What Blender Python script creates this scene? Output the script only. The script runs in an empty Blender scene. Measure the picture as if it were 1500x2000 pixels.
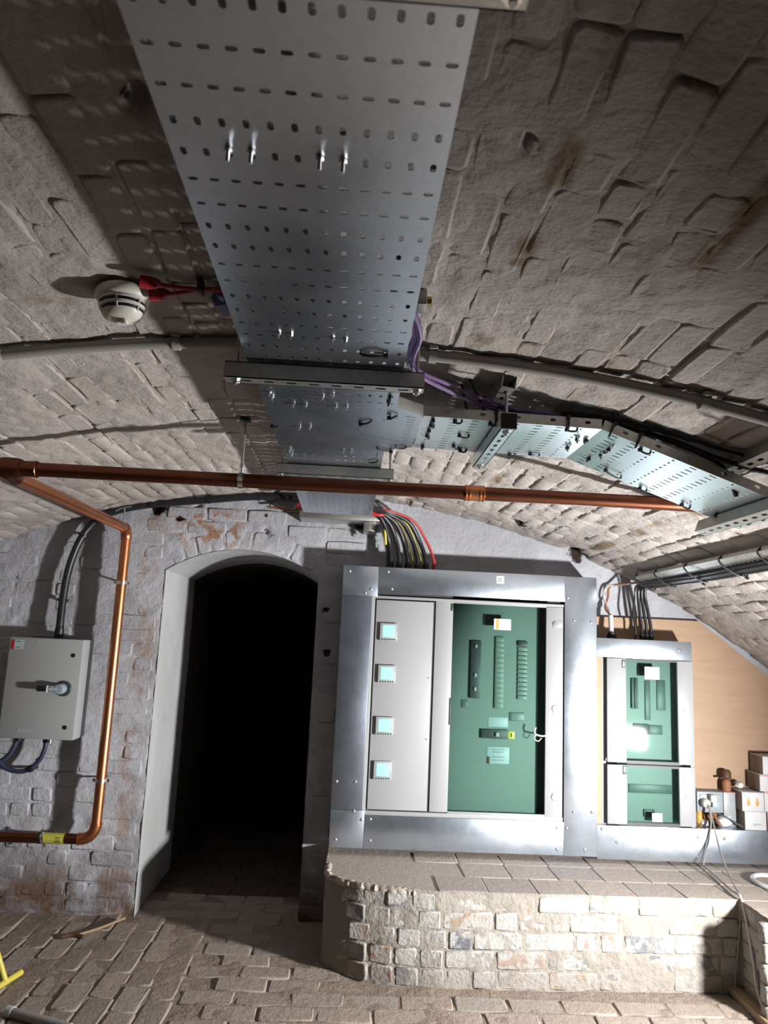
import bpy, bmesh, math, random, zlib
import numpy as np
from mathutils import Vector, Matrix
from mathutils.geometry import delaunay_2d_cdt

S = bpy.context.scene
COL = S.collection
random.seed(7)
PI = math.pi
H = 1.5                       # camera height; geometry below is written relative to the camera's height and lifted by H at the end

# ------------------------------------------------------------------ camera
pitch, yaw, roll = math.radians(9.5984), math.radians(2.3389), math.radians(2.652)
fwd = Vector((math.sin(yaw)*math.cos(pitch), math.cos(yaw)*math.cos(pitch), math.sin(pitch)))
r0 = Vector((math.cos(yaw), -math.sin(yaw), 0)); u0 = r0.cross(fwd)
rt = math.cos(roll)*r0 + math.sin(roll)*u0
up = -math.sin(roll)*r0 + math.cos(roll)*u0
cd = bpy.data.cameras.new('camera'); cam = bpy.data.objects.new('camera', cd); COL.objects.link(cam)
cam.matrix_world = Matrix(((rt.x, up.x, -fwd.x, 0), (rt.y, up.y, -fwd.y, 0), (rt.z, up.z, -fwd.z, H), (0, 0, 0, 1)))
cd.sensor_fit = 'HORIZONTAL'; cd.sensor_width = 36; cd.lens = 1456/1500*36
cd.clip_start = 0.02; cd.clip_end = 60
cd.dof.use_dof = True; cd.dof.focus_distance = 2.25; cd.dof.aperture_fstop = 7.5
S.camera = cam

# ------------------------------------------------------------------ world, lamp, exposure
w = bpy.data.worlds.new('world'); S.world = w; w.use_nodes = True
w.node_tree.nodes['Background'].inputs[0].default_value = (0.5, 0.52, 0.55, 1)
w.node_tree.nodes['Background'].inputs[1].default_value = 0.004

LAMP = Vector((2.29, 2.25, -0.68))
AIM = Vector((-0.86, 0.51, 0.02)).normalized()
ld = bpy.data.lights.new('floodlight_beam', 'AREA'); ld.shape = 'RECTANGLE'; ld.size = 0.16; ld.size_y = 0.12
ld.energy = 150; ld.spread = math.radians(140); ld.color = (1.0, 0.985, 0.965)
lo = bpy.data.objects.new('floodlight_beam', ld); COL.objects.link(lo)
lo.location = LAMP + Vector((0, 0, H)); lo.rotation_euler = AIM.to_track_quat('-Z', 'Y').to_euler()
# weak fill light added behind the camera, not a known lamp
l2 = bpy.data.lights.new('camera_fill', 'AREA'); l2.shape = 'DISK'; l2.size = 0.25; l2.energy = 0.9; l2.color = (1.0, 0.9, 0.78)
lo2 = bpy.data.objects.new('camera_fill', l2); COL.objects.link(lo2)
lo2.location = (-1.4, -1.2, H+0.2); lo2.rotation_euler = Vector((0.25, 1, 0.0)).to_track_quat('-Z', 'Y').to_euler()

S.view_settings.view_transform = 'Standard'; S.view_settings.look = 'None'
S.view_settings.gamma = 1; S.view_settings.use_curve_mapping = False
S.view_settings.exposure = 0.0

# ------------------------------------------------------------------ helpers: materials
ALBEDO_SCALE = .60
class NT:
    def __init__(s, name):
        s.m = bpy.data.materials.new(name); s.m.use_nodes = True
        s.t = s.m.node_tree; s.b = s.t.nodes['Principled BSDF']; s.pos = None
    def n(s, typ, **k):
        x = s.t.nodes.new(typ)
        for a, v in k.items(): setattr(x, a, v)
        return x
    def L(s, a, b): s.t.links.new(a, b)
    def P(s):
        if not s.pos: s.pos = s.n('ShaderNodeNewGeometry').outputs['Position']
        return s.pos
    def noise(s, scale, detail=4, rough=.6, stretch=None, dist=0):
        x = s.n('ShaderNodeTexNoise'); x.inputs['Scale'].default_value = scale; x.inputs['Detail'].default_value = detail
        x.inputs['Roughness'].default_value = rough; x.inputs['Distortion'].default_value = dist
        if stretch:
            mp = s.n('ShaderNodeMapping'); mp.inputs['Scale'].default_value = stretch; s.L(s.P(), mp.inputs[0]); s.L(mp.outputs[0], x.inputs[0])
        else: s.L(s.P(), x.inputs[0])
        return x.outputs[0]
    def ramp(s, inp, a, b, ca=0.0, cb=1.0):
        x = s.n('ShaderNodeMapRange'); x.interpolation_type = 'SMOOTHSTEP'
        s.L(inp, x.inputs[0]); x.inputs[1].default_value = a; x.inputs[2].default_value = b; x.inputs[3].default_value = ca; x.inputs[4].default_value = cb
        return x.outputs[0]
    def math(s, op, a, b=None):
        x = s.n('ShaderNodeMath', operation=op)
        for i, v in enumerate((a, b)):
            if v is None: continue
            if isinstance(v, (int, float)): x.inputs[i].default_value = v
            else: s.L(v, x.inputs[i])
        return x.outputs[0]
    def mix(s, fac, a, b):
        x = s.n('ShaderNodeMix', data_type='RGBA')
        if isinstance(fac, (int, float)): x.inputs[0].default_value = fac
        else: s.L(fac, x.inputs[0])
        for i, v in ((6, a), (7, b)):
            if isinstance(v, tuple): x.inputs[i].default_value = (*v[:3], 1)
            else: s.L(v, x.inputs[i])
        return x.outputs[2]
    def sep(s):
        x = s.n('ShaderNodeSeparateXYZ'); s.L(s.P(), x.inputs[0]); return x.outputs
    def done(s, col, rough=.8, metal=0, bump=None, dist=.002, spec=.4):
        if metal < .5:                      # scales down every non-metal colour so bounced light fills shadows less
            if isinstance(col, tuple): col = tuple(c*ALBEDO_SCALE for c in col[:3])
            else:
                x = s.n('ShaderNodeMix', data_type='RGBA', blend_type='MULTIPLY'); x.inputs[0].default_value = 1
                s.L(col, x.inputs[6]); x.inputs[7].default_value = (ALBEDO_SCALE, ALBEDO_SCALE, ALBEDO_SCALE, 1); col = x.outputs[2]
        if isinstance(col, tuple): s.b.inputs['Base Color'].default_value = (*col[:3], 1)
        else: s.L(col, s.b.inputs['Base Color'])
        if isinstance(rough, (int, float)): s.b.inputs['Roughness'].default_value = rough
        else: s.L(rough, s.b.inputs['Roughness'])
        s.b.inputs['Metallic'].default_value = metal
        s.b.inputs['Specular IOR Level'].default_value = spec
        if bump is not None:
            x = s.n('ShaderNodeBump'); x.inputs['Strength'].default_value = 1; x.inputs['Distance'].default_value = dist
            s.L(bump, x.inputs['Height']); s.L(x.outputs[0], s.b.inputs['Normal'])
        return s.m

def plain(name, col, rough=.5, metal=0, grain=25, amt=.12, bump=0.0, spec=.4):
    t = NT(name); n = t.noise(grain, 3)
    dk = tuple(c*(1-amt) for c in col); lt = tuple(min(1, c*(1+amt)) for c in col)
    return t.done(t.mix(n, dk, lt), rough, metal, t.noise(grain*6, 3) if bump else None, bump, spec)

M = {}
WY = 4.28                                  # face of the end wall
HOLES = [(1.315, 4.24, .54, .052), (.93, 4.05, .66, .034), (.304, 4.07, .785, .030), (-1.12, 4.29, .69, .045), (-.995, 4.29, .626, .018), (.035, 4.29, .645, .026), (-.505, 4.29, .667, .013), (-.498, 4.29, .574, .013), (-.13, 4.29, .14, .016), (-.11, 4.29, -.1, .018), (-.37, 1.06, .81, .02)]
def whitewash(name, base, dark, soil=None, stains=False, wall=False):
    t = NT(name)
    c = t.mix(t.ramp(t.noise(2.2, 5), .35, .68), dark, base)
    c = t.mix(t.ramp(t.noise(34, 4, .7), .62, .74, 0, .5), c, tuple(x*.42 for x in dark))        # flakes and soot specks
    c = t.mix(t.ramp(t.noise(6, 3, stretch=(1, .25, 1)), .6, .75, 0, .35), c, (0.34, 0.29, 0.25))
    X = t.sep()
    if stains:      # courses where the paint has come off and the brown lime mortar shows
        for x0, wd in ((0.625, .022), (0.31, .02), (1.31, .03)):
            d = t.math('ABSOLUTE', t.math('SUBTRACT', X[0], x0))
            m = t.math('MULTIPLY', t.ramp(d, wd*.5, wd*1.6, 1, 0), t.ramp(t.noise(3.5, 4), .47, .6))
            c = t.mix(m, c, t.mix(t.noise(30), (0.14, 0.09, 0.05), (0.36, 0.28, 0.19)))
        c = t.mix(t.ramp(t.noise(1.7, 5, .7), .66, .74, 0, .7), c, (0.33, 0.26, 0.18))
    if wall:
        red = t.mix(t.noise(22), (0.36, 0.155, 0.08), (0.46, 0.31, 0.21))
        c = t.mix(t.ramp(t.noise(7.5, 5, .65), .66, .74, 0, .6), c, red)
        # worn arris left of the doorway, and bare brick just above the floor
        d = t.math('ABSOLUTE', t.math('SUBTRACT', X[0], -1.13))
        c = t.mix(t.math('MULTIPLY', t.ramp(d, .02, .10, 1, 0), t.ramp(t.noise(9, 4), .46, .60, 0, .6)), c, t.mix(t.noise(18), (0.30, 0.19, 0.13), (0.44, 0.32, 0.24)))
        c = t.mix(t.math('MULTIPLY', t.ramp(X[2], .05, .42, 1, 0), t.ramp(t.noise(5, 5), .38, .55)), c, (0.17, 0.095, 0.06))
        c = t.mix(t.math('MULTIPLY', t.ramp(X[2], .2, .75, 1, 0), t.ramp(t.noise(8, 5), .45, .6, 0, .6)), c, (0.30, 0.29, 0.31))
        dx = t.math('ABSOLUTE', t.math('SUBTRACT', X[0], -.82)); dz = t.math('ABSOLUTE', t.math('SUBTRACT', X[2], 2.08))
        c = t.mix(t.math('MULTIPLY', t.math('MULTIPLY', t.ramp(dx, .1, .3, 1, 0), t.ramp(dz, .04, .16, 1, 0)), t.ramp(t.noise(14, 4), .47, .58)), c, red)
    # cavities where a brick or its face has gone: the hollow's shade is put into the colour
    for (px, py, pz, r) in HOLES:
        vd = t.n('ShaderNodeVectorMath', operation='DISTANCE'); t.L(t.P(), vd.inputs[0]); vd.inputs[1].default_value = (px, py, pz+1.5)
        dd = t.math('ADD', vd.outputs['Value'], t.math('MULTIPLY', t.math('SUBTRACT', t.noise(26, 3), .5), r*1.6))
        c = t.mix(t.ramp(dd, r*1.05, r*1.35, 1, 0), c, (0.035, 0.022, 0.016))
    b = t.math('ADD', t.math('MULTIPLY', t.noise(70, 5, .6), .6), t.noise(20, 3))
    M[name] = t.done(c, .85, 0, b, .006, .25)
whitewash('vault_paint', (0.60, 0.545, 0.515), (0.475, 0.43, 0.40), stains=True)
whitewash('wall_paint', (0.655, 0.665, 0.72), (0.47, 0.475, 0.515), wall=True)
whitewash('reveal_paint', (0.66, 0.67, 0.69), (0.55, 0.56, 0.57))

def earthy(name, a, b, c3, bump=.005, dust=.4):
    t = NT(name); oi = t.n('ShaderNodeObjectInfo').outputs['Random']
    c = t.mix(t.noise(9, 5), a, b)
    c = t.mix(t.ramp(oi, .55, 1, 0, .8), c, c3)
    c = t.mix(t.ramp(t.noise(26, 5, .7), .45, .7, 0, dust), c, (0.50, 0.43, 0.36))
    bb = t.math('ADD', t.math('MULTIPLY', t.noise(110, 5), .5), t.noise(28, 4))
    if name == 'floor_dirt':
        c = t.mix(t.ramp(t.sep()[1], WY+.1, WY+.6), c, (0.08, 0.055, 0.045))       # floor inside the passage darkened in colour for its shade
    M[name] = t.done(c, .9, 0, bb, bump, .2)
earthy('floor_brick', (0.35, 0.285, 0.235), (0.47, 0.39, 0.33), (0.38, 0.335, 0.30))
earthy('floor_dirt', (0.32, 0.235, 0.175), (0.50, 0.405, 0.33), (0.3, 0.24, 0.2), .009, .5)
earthy('shade_dark', (0.07, 0.06, 0.055), (0.12, 0.105, 0.095), (0.09, 0.08, 0.07), .005, .1)  # stands in for shade in the passage; keeps unseen walls from bouncing light
earthy('sooty_brick', (0.075, 0.052, 0.042), (0.11, 0.078, 0.065), (0.09, 0.065, 0.055), .005, .06)  # no soot: the passage's shade put into the paving bricks' colour
earthy('paver', (0.48, 0.41, 0.365), (0.58, 0.50, 0.445), (0.46, 0.41, 0.385), .003, .3)

def plinthmat():
    t = NT('plinth_brick'); oi = t.n('ShaderNodeObjectInfo').outputs['Random']
    r = t.n('ShaderNodeValToRGB'); t.L(oi, r.inputs[0]); r.color_ramp.interpolation = 'CONSTANT'
    E = r.color_ramp.elements; E[0].position = 0; E[0].color = (0.40, 0.385, 0.36, 1); E[1].position = .28; E[1].color = (0.40, 0.31, 0.26, 1)
    for p, c in ((.42, (0.19, 0.20, 0.22)), (.58, (0.35, 0.33, 0.30)), (.74, (0.36, 0.19, 0.13)), (.80, (0.38, 0.30, 0.22)), (.92, (0.23, 0.235, 0.25))):
        e = E.new(p); e.color = (*c, 1)
    c = t.mix(t.ramp(t.noise(13, 5, .65, dist=.6), .40, .52, 0, .92), r.outputs[0], (0.50, 0.49, 0.465))     # lime wash left in patches
    c = t.mix(t.ramp(t.noise(7, 4), .55, .66, 0, .5), c, (0.5, 0.42, 0.33))
    c = t.mix(t.ramp(t.noise(19, 4, dist=1.0), .66, .70, 0, .8), c, (0.17, 0.18, 0.20))
    X = t.sep(); c = t.mix(t.math('MULTIPLY', t.ramp(X[2], .02, .14, 1, 0), .45), c, (0.32, 0.27, 0.23))
    M['plinth_brick'] = t.done(c, .88, 0, t.math('ADD', t.noise(60, 5), t.noise(18, 3)), .006, .25)
    t = NT('plinth_mortar')
    c = t.mix(t.noise(14, 5), (0.30, 0.26, 0.215), (0.44, 0.42, 0.385))
    c = t.mix(t.ramp(t.noise(30, 4), .6, .72, 0, .6), c, (0.24, 0.20, 0.16))
    M['plinth_mortar'] = t.done(c, .95, 0, t.noise(50, 5), .008, .2)
plinthmat()

def galv(name, base, rough, streak=(3, 3, 30), amt=.16, metal=1.0):
    t = NT(name)
    v = t.n('ShaderNodeTexVoronoi'); v.inputs['Scale'].default_value = 90; t.L(t.P(), v.inputs['Vector'])
    sp = t.n('ShaderNodeSeparateColor'); t.L(v.outputs['Color'], sp.inputs[0])
    c = t.mix(sp.outputs[0], tuple(x*(1-amt) for x in base), tuple(min(1, x*(1+amt*.7)) for x in base))
    c = t.mix(t.ramp(t.noise(4, 4, stretch=streak), .58, .85, 0, .25), c, tuple(x*.65 for x in base))
    r = t.ramp(t.noise(7, 3), .25, .75, rough*.92, rough*1.08)
    M[name] = t.done(c, r, metal, t.noise(90, 2), .0002)
galv('tray_zinc', (0.52, 0.58, 0.66), .28, (6, 1.5, 1), .03, .97)
galv('branch_zinc', (0.68, 0.78, 0.81), .34, (3, 3, 3), .03, .95)
galv('strut_zinc', (0.50, 0.50, 0.48), .45, (8, 8, 8), .1)
galv('fascia_zinc', (0.56, 0.63, 0.72), .29, (1.2, 2, 16), .025, .96)
galv('fascia_zinc_dark', (0.21, 0.235, 0.28), .38, (1.2, 2, 16), .05, .95)  # the left strip's dark reflection put into the base colour
galv('bolt_zinc', (0.82, 0.82, 0.80), .25, (8, 8, 8), .05)
M['copper'] = plain('copper', (0.56, 0.215, 0.10), .36, 1.0, 7, .28)
M['copper_old'] = plain('copper_old', (0.17, 0.062, 0.036), .36, 1.0, 6, .35)
M['brass'] = plain('brass', (0.45, 0.30, 0.10), .4, 1.0)
M['rod'] = plain('rod', (0.36, 0.36, 0.35), .45, 1.0)
M['cabinet'] = plain('cabinet', (0.42, 0.43, 0.445), .45, 0, 2, .03)
M['iso_grey'] = plain('iso_grey', (0.42, 0.435, 0.44), .5, 0, 3, .04)
M['black'] = plain('black', (0.012, 0.012, 0.014), .45)
M['black_pvc'] = plain('black_pvc', (0.02, 0.02, 0.024), .38, 0, 15, .2)
M['grey_pvc'] = plain('grey_pvc', (0.10, 0.10, 0.115), .4)
M['blue_pvc'] = plain('blue_pvc', (0.045, 0.055, 0.10), .4)
M['purple'] = plain('purple', (0.19, 0.11, 0.27), .4)
M['red'] = plain('red', (0.50, 0.02, 0.03), .4)
M['redcable'] = plain('redcable', (0.62, 0.05, 0.05), .4)
M['yellow'] = plain('yellow', (0.80, 0.68, 0.10), .4)
M['yellowgreen'] = plain('yellowgreen', (0.62, 0.60, 0.10), .4)
M['olive'] = plain('olive', (0.27, 0.22, 0.08), .5)
M['orange'] = plain('orange', (0.75, 0.42, 0.10), .4)
M['white'] = plain('white', (0.80, 0.80, 0.80), .45)
M['cream'] = plain('cream', (0.95, 0.91, 0.80), .4)
M['conduit'] = plain('conduit', (0.44, 0.42, 0.39), .6, 0, 5, .12)
M['whitecable'] = plain('whitecable', (0.72, 0.71, 0.68), .5)
M['flex'] = plain('flex', (0.34, 0.32, 0.30), .5)
M['blue'] = plain('blue', (0.22, 0.28, 0.55), .4)
M['greyblue'] = plain('greyblue', (0.36, 0.42, 0.48), .5)
M['box_white'] = plain('box_white', (0.78, 0.77, 0.80), .6)
M['box_brown'] = plain('box_brown', (0.33, 0.25, 0.21), .8)
M['pink'] = plain('pink', (0.75, 0.42, 0.40), .6)
M['darkbrown'] = plain('darkbrown', (0.10, 0.045, 0.02), .6)
M['rust'] = plain('rust', (0.40, 0.17, 0.09), .7)
M['plate'] = plain('plate', (0.20, 0.27, 0.245), .45, 0, 2, .04)
M['plate_dark'] = plain('plate_dark', (0.12, 0.17, 0.16), .45)
M['slot_dark'] = plain('slot_dark', (0.05, 0.06, 0.065), .5)
M['meter'] = plain('meter', (0.42, 0.45, 0.47), .4)
M['shadowgap'] = plain('shadowgap', (0.06, 0.06, 0.065), .7)
M['label_grey'] = plain('label_grey', (0.44, 0.55, 0.57), .5)
t = NT('lcd'); t.b.inputs['Emission Color'].default_value = (0.55, 1.0, 0.94, 1); t.b.inputs['Emission Strength'].default_value = .8
M['lcd'] = t.done((0.12, 0.2, 0.2), .3)
t = NT('plywood')
wv = t.noise(2.2, 5, .55, stretch=(1.2, 1, 9), dist=1.2)
c = t.mix(t.ramp(wv, .3, .7), (0.50, 0.325, 0.205), (0.54, 0.365, 0.235))
c = t.mix(t.ramp(t.noise(2, 6, .6, stretch=(1, 1, 18)), .55, .75, 0, .2), c, (0.34, 0.20, 0.11))
M['plywood'] = t.done(c, .6, 0)
t = NT('timber')
M['timber'] = t.done(t.mix(t.noise(6, 5, stretch=(9, 1, 9)), (0.30, 0.20, 0.11), (0.52, 0.38, 0.23)), .7)
# thin glass: a pane that lets most light through, tinted, with a Fresnel reflection
def pane(name, tint):
    t = NT(name); nt = t.t
    tr = t.n('ShaderNodeBsdfTransparent'); tr.inputs[0].default_value = (*tint, 1)
    gl = t.n('ShaderNodeBsdfGlossy'); gl.inputs['Roughness'].default_value = .03; gl.inputs[0].default_value = (1, 1, 1, 1)
    fr = t.n('ShaderNodeFresnel'); fr.inputs[0].default_value = 1.45
    mx = t.n('ShaderNodeMixShader'); t.L(fr.outputs[0], mx.inputs[0]); t.L(tr.outputs[0], mx.inputs[1]); t.L(gl.outputs[0], mx.inputs[2])
    t.L(mx.outputs[0], nt.nodes['Material Output'].inputs[0]); M[name] = t.m
pane('green_glass', (0.82, 0.91, 0.885))

# ------------------------------------------------------------------ helpers: objects
ABS = {}
def link(name, me, parent=None, mats=None):
    o = bpy.data.objects.new(name, me); COL.objects.link(o)
    if parent is not None: o.parent = parent
    if mats:
        for m in (mats if isinstance(mats, (list, tuple)) else [mats]): me.materials.append(M[m] if isinstance(m, str) else m)
    return o
def fin(bm, name, mat, parent=None, smooth=None, own=False):
    """bmesh in room coordinates -> object whose origin is the middle of its own base"""
    bmesh.ops.recalc_face_normals(bm, faces=bm.faces)
    if smooth is None: smooth = .6
    for f in bm.faces: f.smooth = True
    for e in bm.edges:
        if len(e.link_faces) == 2 and e.calc_face_angle(0) > smooth: e.smooth = False
    co = [v.co for v in bm.verts]
    c = Vector(((min(v.x for v in co)+max(v.x for v in co))/2, (min(v.y for v in co)+max(v.y for v in co))/2, min(v.z for v in co)))
    bmesh.ops.translate(bm, vec=-c, verts=bm.verts)
    me = bpy.data.meshes.new(name); bm.to_mesh(me); bm.free()
    o = link(name, me, parent, mat)
    pa = ABS[parent.name] if parent is not None else Vector()
    o.location = c-pa; ABS[o.name] = c
    return o
def tag(o, label, cat, group=None, kind=None):
    if label: o['label'] = label
    if cat: o['category'] = cat
    if group: o['group'] = group
    if kind: o['kind'] = kind
    return o
def thing(name, label, cat, loc, group=None):
    o = bpy.data.objects.new(name, None); o.empty_display_size = .05; COL.objects.link(o); o.location = loc; ABS[o.name] = Vector(loc)
    return tag(o, label, cat, group)
def B(): return bmesh.new()
def box(bm, x0, x1, y0, y1, z0, z1, bev=0, mat=None):
    t = bmesh.new(); bmesh.ops.create_cube(t, size=1)
    bmesh.ops.scale(t, vec=(abs(x1-x0), abs(y1-y0), abs(z1-z0)), verts=t.verts)
    bmesh.ops.translate(t, vec=((x0+x1)/2, (y0+y1)/2, (z0+z1)/2), verts=t.verts)
    if bev: bmesh.ops.bevel(t, geom=t.edges[:], offset=bev, segments=2, profile=.5, affect='EDGES')
    if mat is not None: bmesh.ops.transform(t, matrix=mat, verts=t.verts)
    merge(bm, t); return bm
def merge(bm, t):
    me = bpy.data.meshes.new('tmp'); t.to_mesh(me); t.free(); bm.from_mesh(me); bpy.data.meshes.remove(me)
def frame(d):
    d = d.normalized(); a = Vector((0, 0, 1)) if abs(d.z) < .9 else Vector((0, 1, 0))
    u = d.cross(a).normalized(); return u, d.cross(u).normalized()
def cyl(bm, a, b, r, n=16, r2=None, phase=0):
    a, b = Vector(a), Vector(b); u, v = frame(b-a); r2 = r if r2 is None else r2
    A = [bm.verts.new(a+(u*math.cos(phase+2*PI*i/n)+v*math.sin(phase+2*PI*i/n))*r) for i in range(n)]
    Bv = [bm.verts.new(b+(u*math.cos(phase+2*PI*i/n)+v*math.sin(phase+2*PI*i/n))*r2) for i in range(n)]
    for i in range(n): bm.faces.new((A[i], A[(i+1) % n], Bv[(i+1) % n], Bv[i]))
    bm.faces.new(A[::-1]); bm.faces.new(Bv); return bm
def lathe(bm, prof, c, axis, n=32):
    c = Vector(c); axis = Vector(axis).normalized(); u, v = frame(axis); rings = []
    for r, h in prof:
        if r < 1e-5: rings.append([bm.verts.new(c+axis*h)])
        else: rings.append([bm.verts.new(c+axis*h+(u*math.cos(2*PI*i/n)+v*math.sin(2*PI*i/n))*r) for i in range(n)])
    for R0, R1 in zip(rings, rings[1:]):
        for i in range(n):
            q = [R0[i % len(R0)], R0[(i+1) % len(R0)], R1[(i+1) % len(R1)], R1[i % len(R1)]]
            q2 = []
            for x in q:
                if x not in q2: q2.append(x)
            if len(q2) > 2: bm.faces.new(q2)
    return bm
def spline(pts, k=8):
    P = [Vector(p) for p in pts]; P = [2*P[0]-P[1]]+P+[2*P[-1]-P[-2]]; out = []
    for i in range(1, len(P)-2):
        p0, p1, p2, p3 = P[i-1:i+3]
        for j in range(k):
            t = j/k
            out.append(.5*((2*p1)+(p2-p0)*t+(2*p0-5*p1+4*p2-p3)*t*t+(3*p1-p0-3*p2+p3)*t**3))
    out.append(P[-2]); return out
def tube(bm, pts, r, n=10, k=8, straight=False):
    pts = [Vector(p) for p in pts] if straight else spline(pts, k)
    d = (pts[1]-pts[0]).normalized(); u, v = frame(d); prev = None; first = None
    for i, p in enumerate(pts):
        if i: dn = (pts[min(i+1, len(pts)-1)]-pts[i-1]).normalized()
        else: dn = d
        q = d.rotation_difference(dn); u = q @ u; v = q @ v; d = dn
        ring = [bm.verts.new(p+(u*math.cos(2*PI*j/n)+v*math.sin(2*PI*j/n))*r) for j in range(n)]
        if prev:
            for j in range(n): bm.faces.new((prev[j], prev[(j+1) % n], ring[(j+1) % n], ring[j]))
        else: first = ring
        prev = ring
    bm.faces.new(first[::-1]); bm.faces.new(prev); return bm
def hexnut(bm, c, axis, r, h):
    c = Vector(c); axis = Vector(axis).normalized(); return cyl(bm, c-axis*h/2, c+axis*h/2, r, 6)
def prism(bm, poly, y0, y1, bev=0):        # polygon in x,z pulled along y
    A = [bm.verts.new((x, y0, z)) for x, z in poly]; C = [bm.verts.new((x, y1, z)) for x, z in poly]; n = len(poly)
    bm.faces.new(A); bm.faces.new(C[::-1])
    for i in range(n): bm.faces.new((A[i], C[i], C[(i+1) % n], A[(i+1) % n]))
    return bm
def slot(cx, cy, lx, ly, n=4):             # rounded slot outline
    r = min(lx, ly)/2; ex, ey = lx/2-r, ly/2-r; out = []
    for (sx, sy, a0) in ((1, 1, 0), (-1, 1, 90), (-1, -1, 180), (1, -1, 270)):
        for i in range(n):
            a = math.radians(a0+90*i/(n-1)*.999); out.append((cx+sx*ex+r*math.cos(a), cy+sy*ey+r*math.sin(a)))
    o2 = []
    for p in out:
        if not o2 or (abs(p[0]-o2[-1][0])+abs(p[1]-o2[-1][1])) > 1e-5: o2.append(p)
    if abs(o2[0][0]-o2[-1][0])+abs(o2[0][1]-o2[-1][1]) < 1e-5: o2.pop()
    return o2
def turned(poly, cx, cy, a):
    c, s = math.cos(a), math.sin(a); return [(cx+(x-cx)*c-(y-cy)*s, cy+(x-cx)*s+(y-cy)*c) for x, y in poly]
def plate(bm, outline, holes, f, th=.0015, nrm=None):
    """sheet with real holes: outline and holes in (u,v), f maps (u,v,w) to room coordinates"""
    V, E = [], []
    for poly in [outline]+holes:
        b = len(V); V += [Vector(p) for p in poly]; E += [(b+i, b+(i+1) % len(poly)) for i in range(len(poly))]
    vo, eo, fo, *_ = delaunay_2d_cdt(V, E, [], 1, 1e-6)
    bb = [(min(x for x, y in h), max(x for x, y in h), min(y for x, y in h), max(y for x, y in h)) for h in holes]
    buckets = {}
    for b_ in bb:
        for i in range(int(b_[0]//.05), int(b_[1]//.05)+1):
            for j in range(int(b_[2]//.05), int(b_[3]//.05)+1): buckets.setdefault((i, j), []).append(b_)
    hp = {}
    for b_, h in zip(bb, holes): hp[b_] = h
    def inside(x, y):
        for b_ in buckets.get((int(x//.05), int(y//.05)), ()):
            if b_[0] < x < b_[1] and b_[2] < y < b_[3]:
                h = hp[b_]; c = False
                for k in range(len(h)):
                    (xa, ya), (xb, yb) = h[k], h[k-1]
                    if (ya > y) != (yb > y) and x < (xb-xa)*(y-ya)/(yb-ya)+xa: c = not c
                if c: return True
        return False
    fo = [q for q in fo if not inside(sum(vo[i].x for i in q)/len(q), sum(vo[i].y for i in q)/len(q))]
    lo_ = [bm.verts.new(f(p.x, p.y, 0)) for p in vo]; hi = [bm.verts.new(f(p.x, p.y, th)) for p in vo]
    cnt = {}
    for q in fo:
        bm.faces.new([lo_[i] for i in q]); bm.faces.new([hi[i] for i in reversed(q)])
        for i in range(len(q)):
            e = (q[i], q[(i+1) % len(q)]); cnt[e] = 1
    for (a, b) in list(cnt):
        if (b, a) not in cnt: bm.faces.new((lo_[b], lo_[a], hi[a], hi[b]))
    return bm

# ---- value noise in numpy for relief
def vn(x, y, sc, seed):
    x = np.asarray(x)*sc; y = np.asarray(y)*sc; xi = np.floor(x).astype(np.int64); yi = np.floor(y).astype(np.int64); fx = x-xi; fy = y-yi
    fx = fx*fx*(3-2*fx); fy = fy*fy*(3-2*fy)
    def h(a, b):
        n = (a*374761393+b*668265263+seed*974711) & 0x7fffffff; n = ((n ^ (n >> 13))*1274126177) & 0x7fffffff
        return ((n ^ (n >> 16)) & 0xffff)/65535.
    return (h(xi, yi)*(1-fx)+h(xi+1, yi)*fx)*(1-fy)+(h(xi, yi+1)*(1-fx)+h(xi+1, yi+1)*fx)*fy-.5
def fbm(x, y, sc, seed, o=3): return sum(vn(x, y, sc*2**i, seed+i*7)/2**i for i in range(o))

def gridmesh(name, parts, mat, parent=None):
    """parts: list of (X,Y,Z) 2-D arrays"""
    V, F, b = [], [], 0
    for X, Y, Zz in parts:
        n, m = X.shape; V.append(np.stack([X, Y, Zz], -1).reshape(-1, 3))
        i, j = np.meshgrid(np.arange(n-1), np.arange(m-1), indexing='ij'); a = (i*m+j).ravel()+b
        F.append(np.stack([a, a+1, a+m+1, a+m], 1)); b += n*m
    V = np.concatenate(V); F = np.concatenate(F)
    me = bpy.data.meshes.new(name); me.vertices.add(len(V)); me.vertices.foreach_set('co', V.astype(np.float32).ravel())
    me.loops.add(F.size); me.loops.foreach_set('vertex_index', F.astype(np.int32).ravel())
    me.polygons.add(len(F)); me.polygons.foreach_set('loop_start', np.arange(0, F.size, 4, dtype=np.int32)); me.polygons.foreach_set('loop_total', np.full(len(F), 4, np.int32))
    me.update(); me.validate(); me.polygons.foreach_set('use_smooth', np.ones(len(me.polygons), bool))
    o = link(name, me, parent, mat); ABS[o.name] = Vector(); return o

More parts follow.
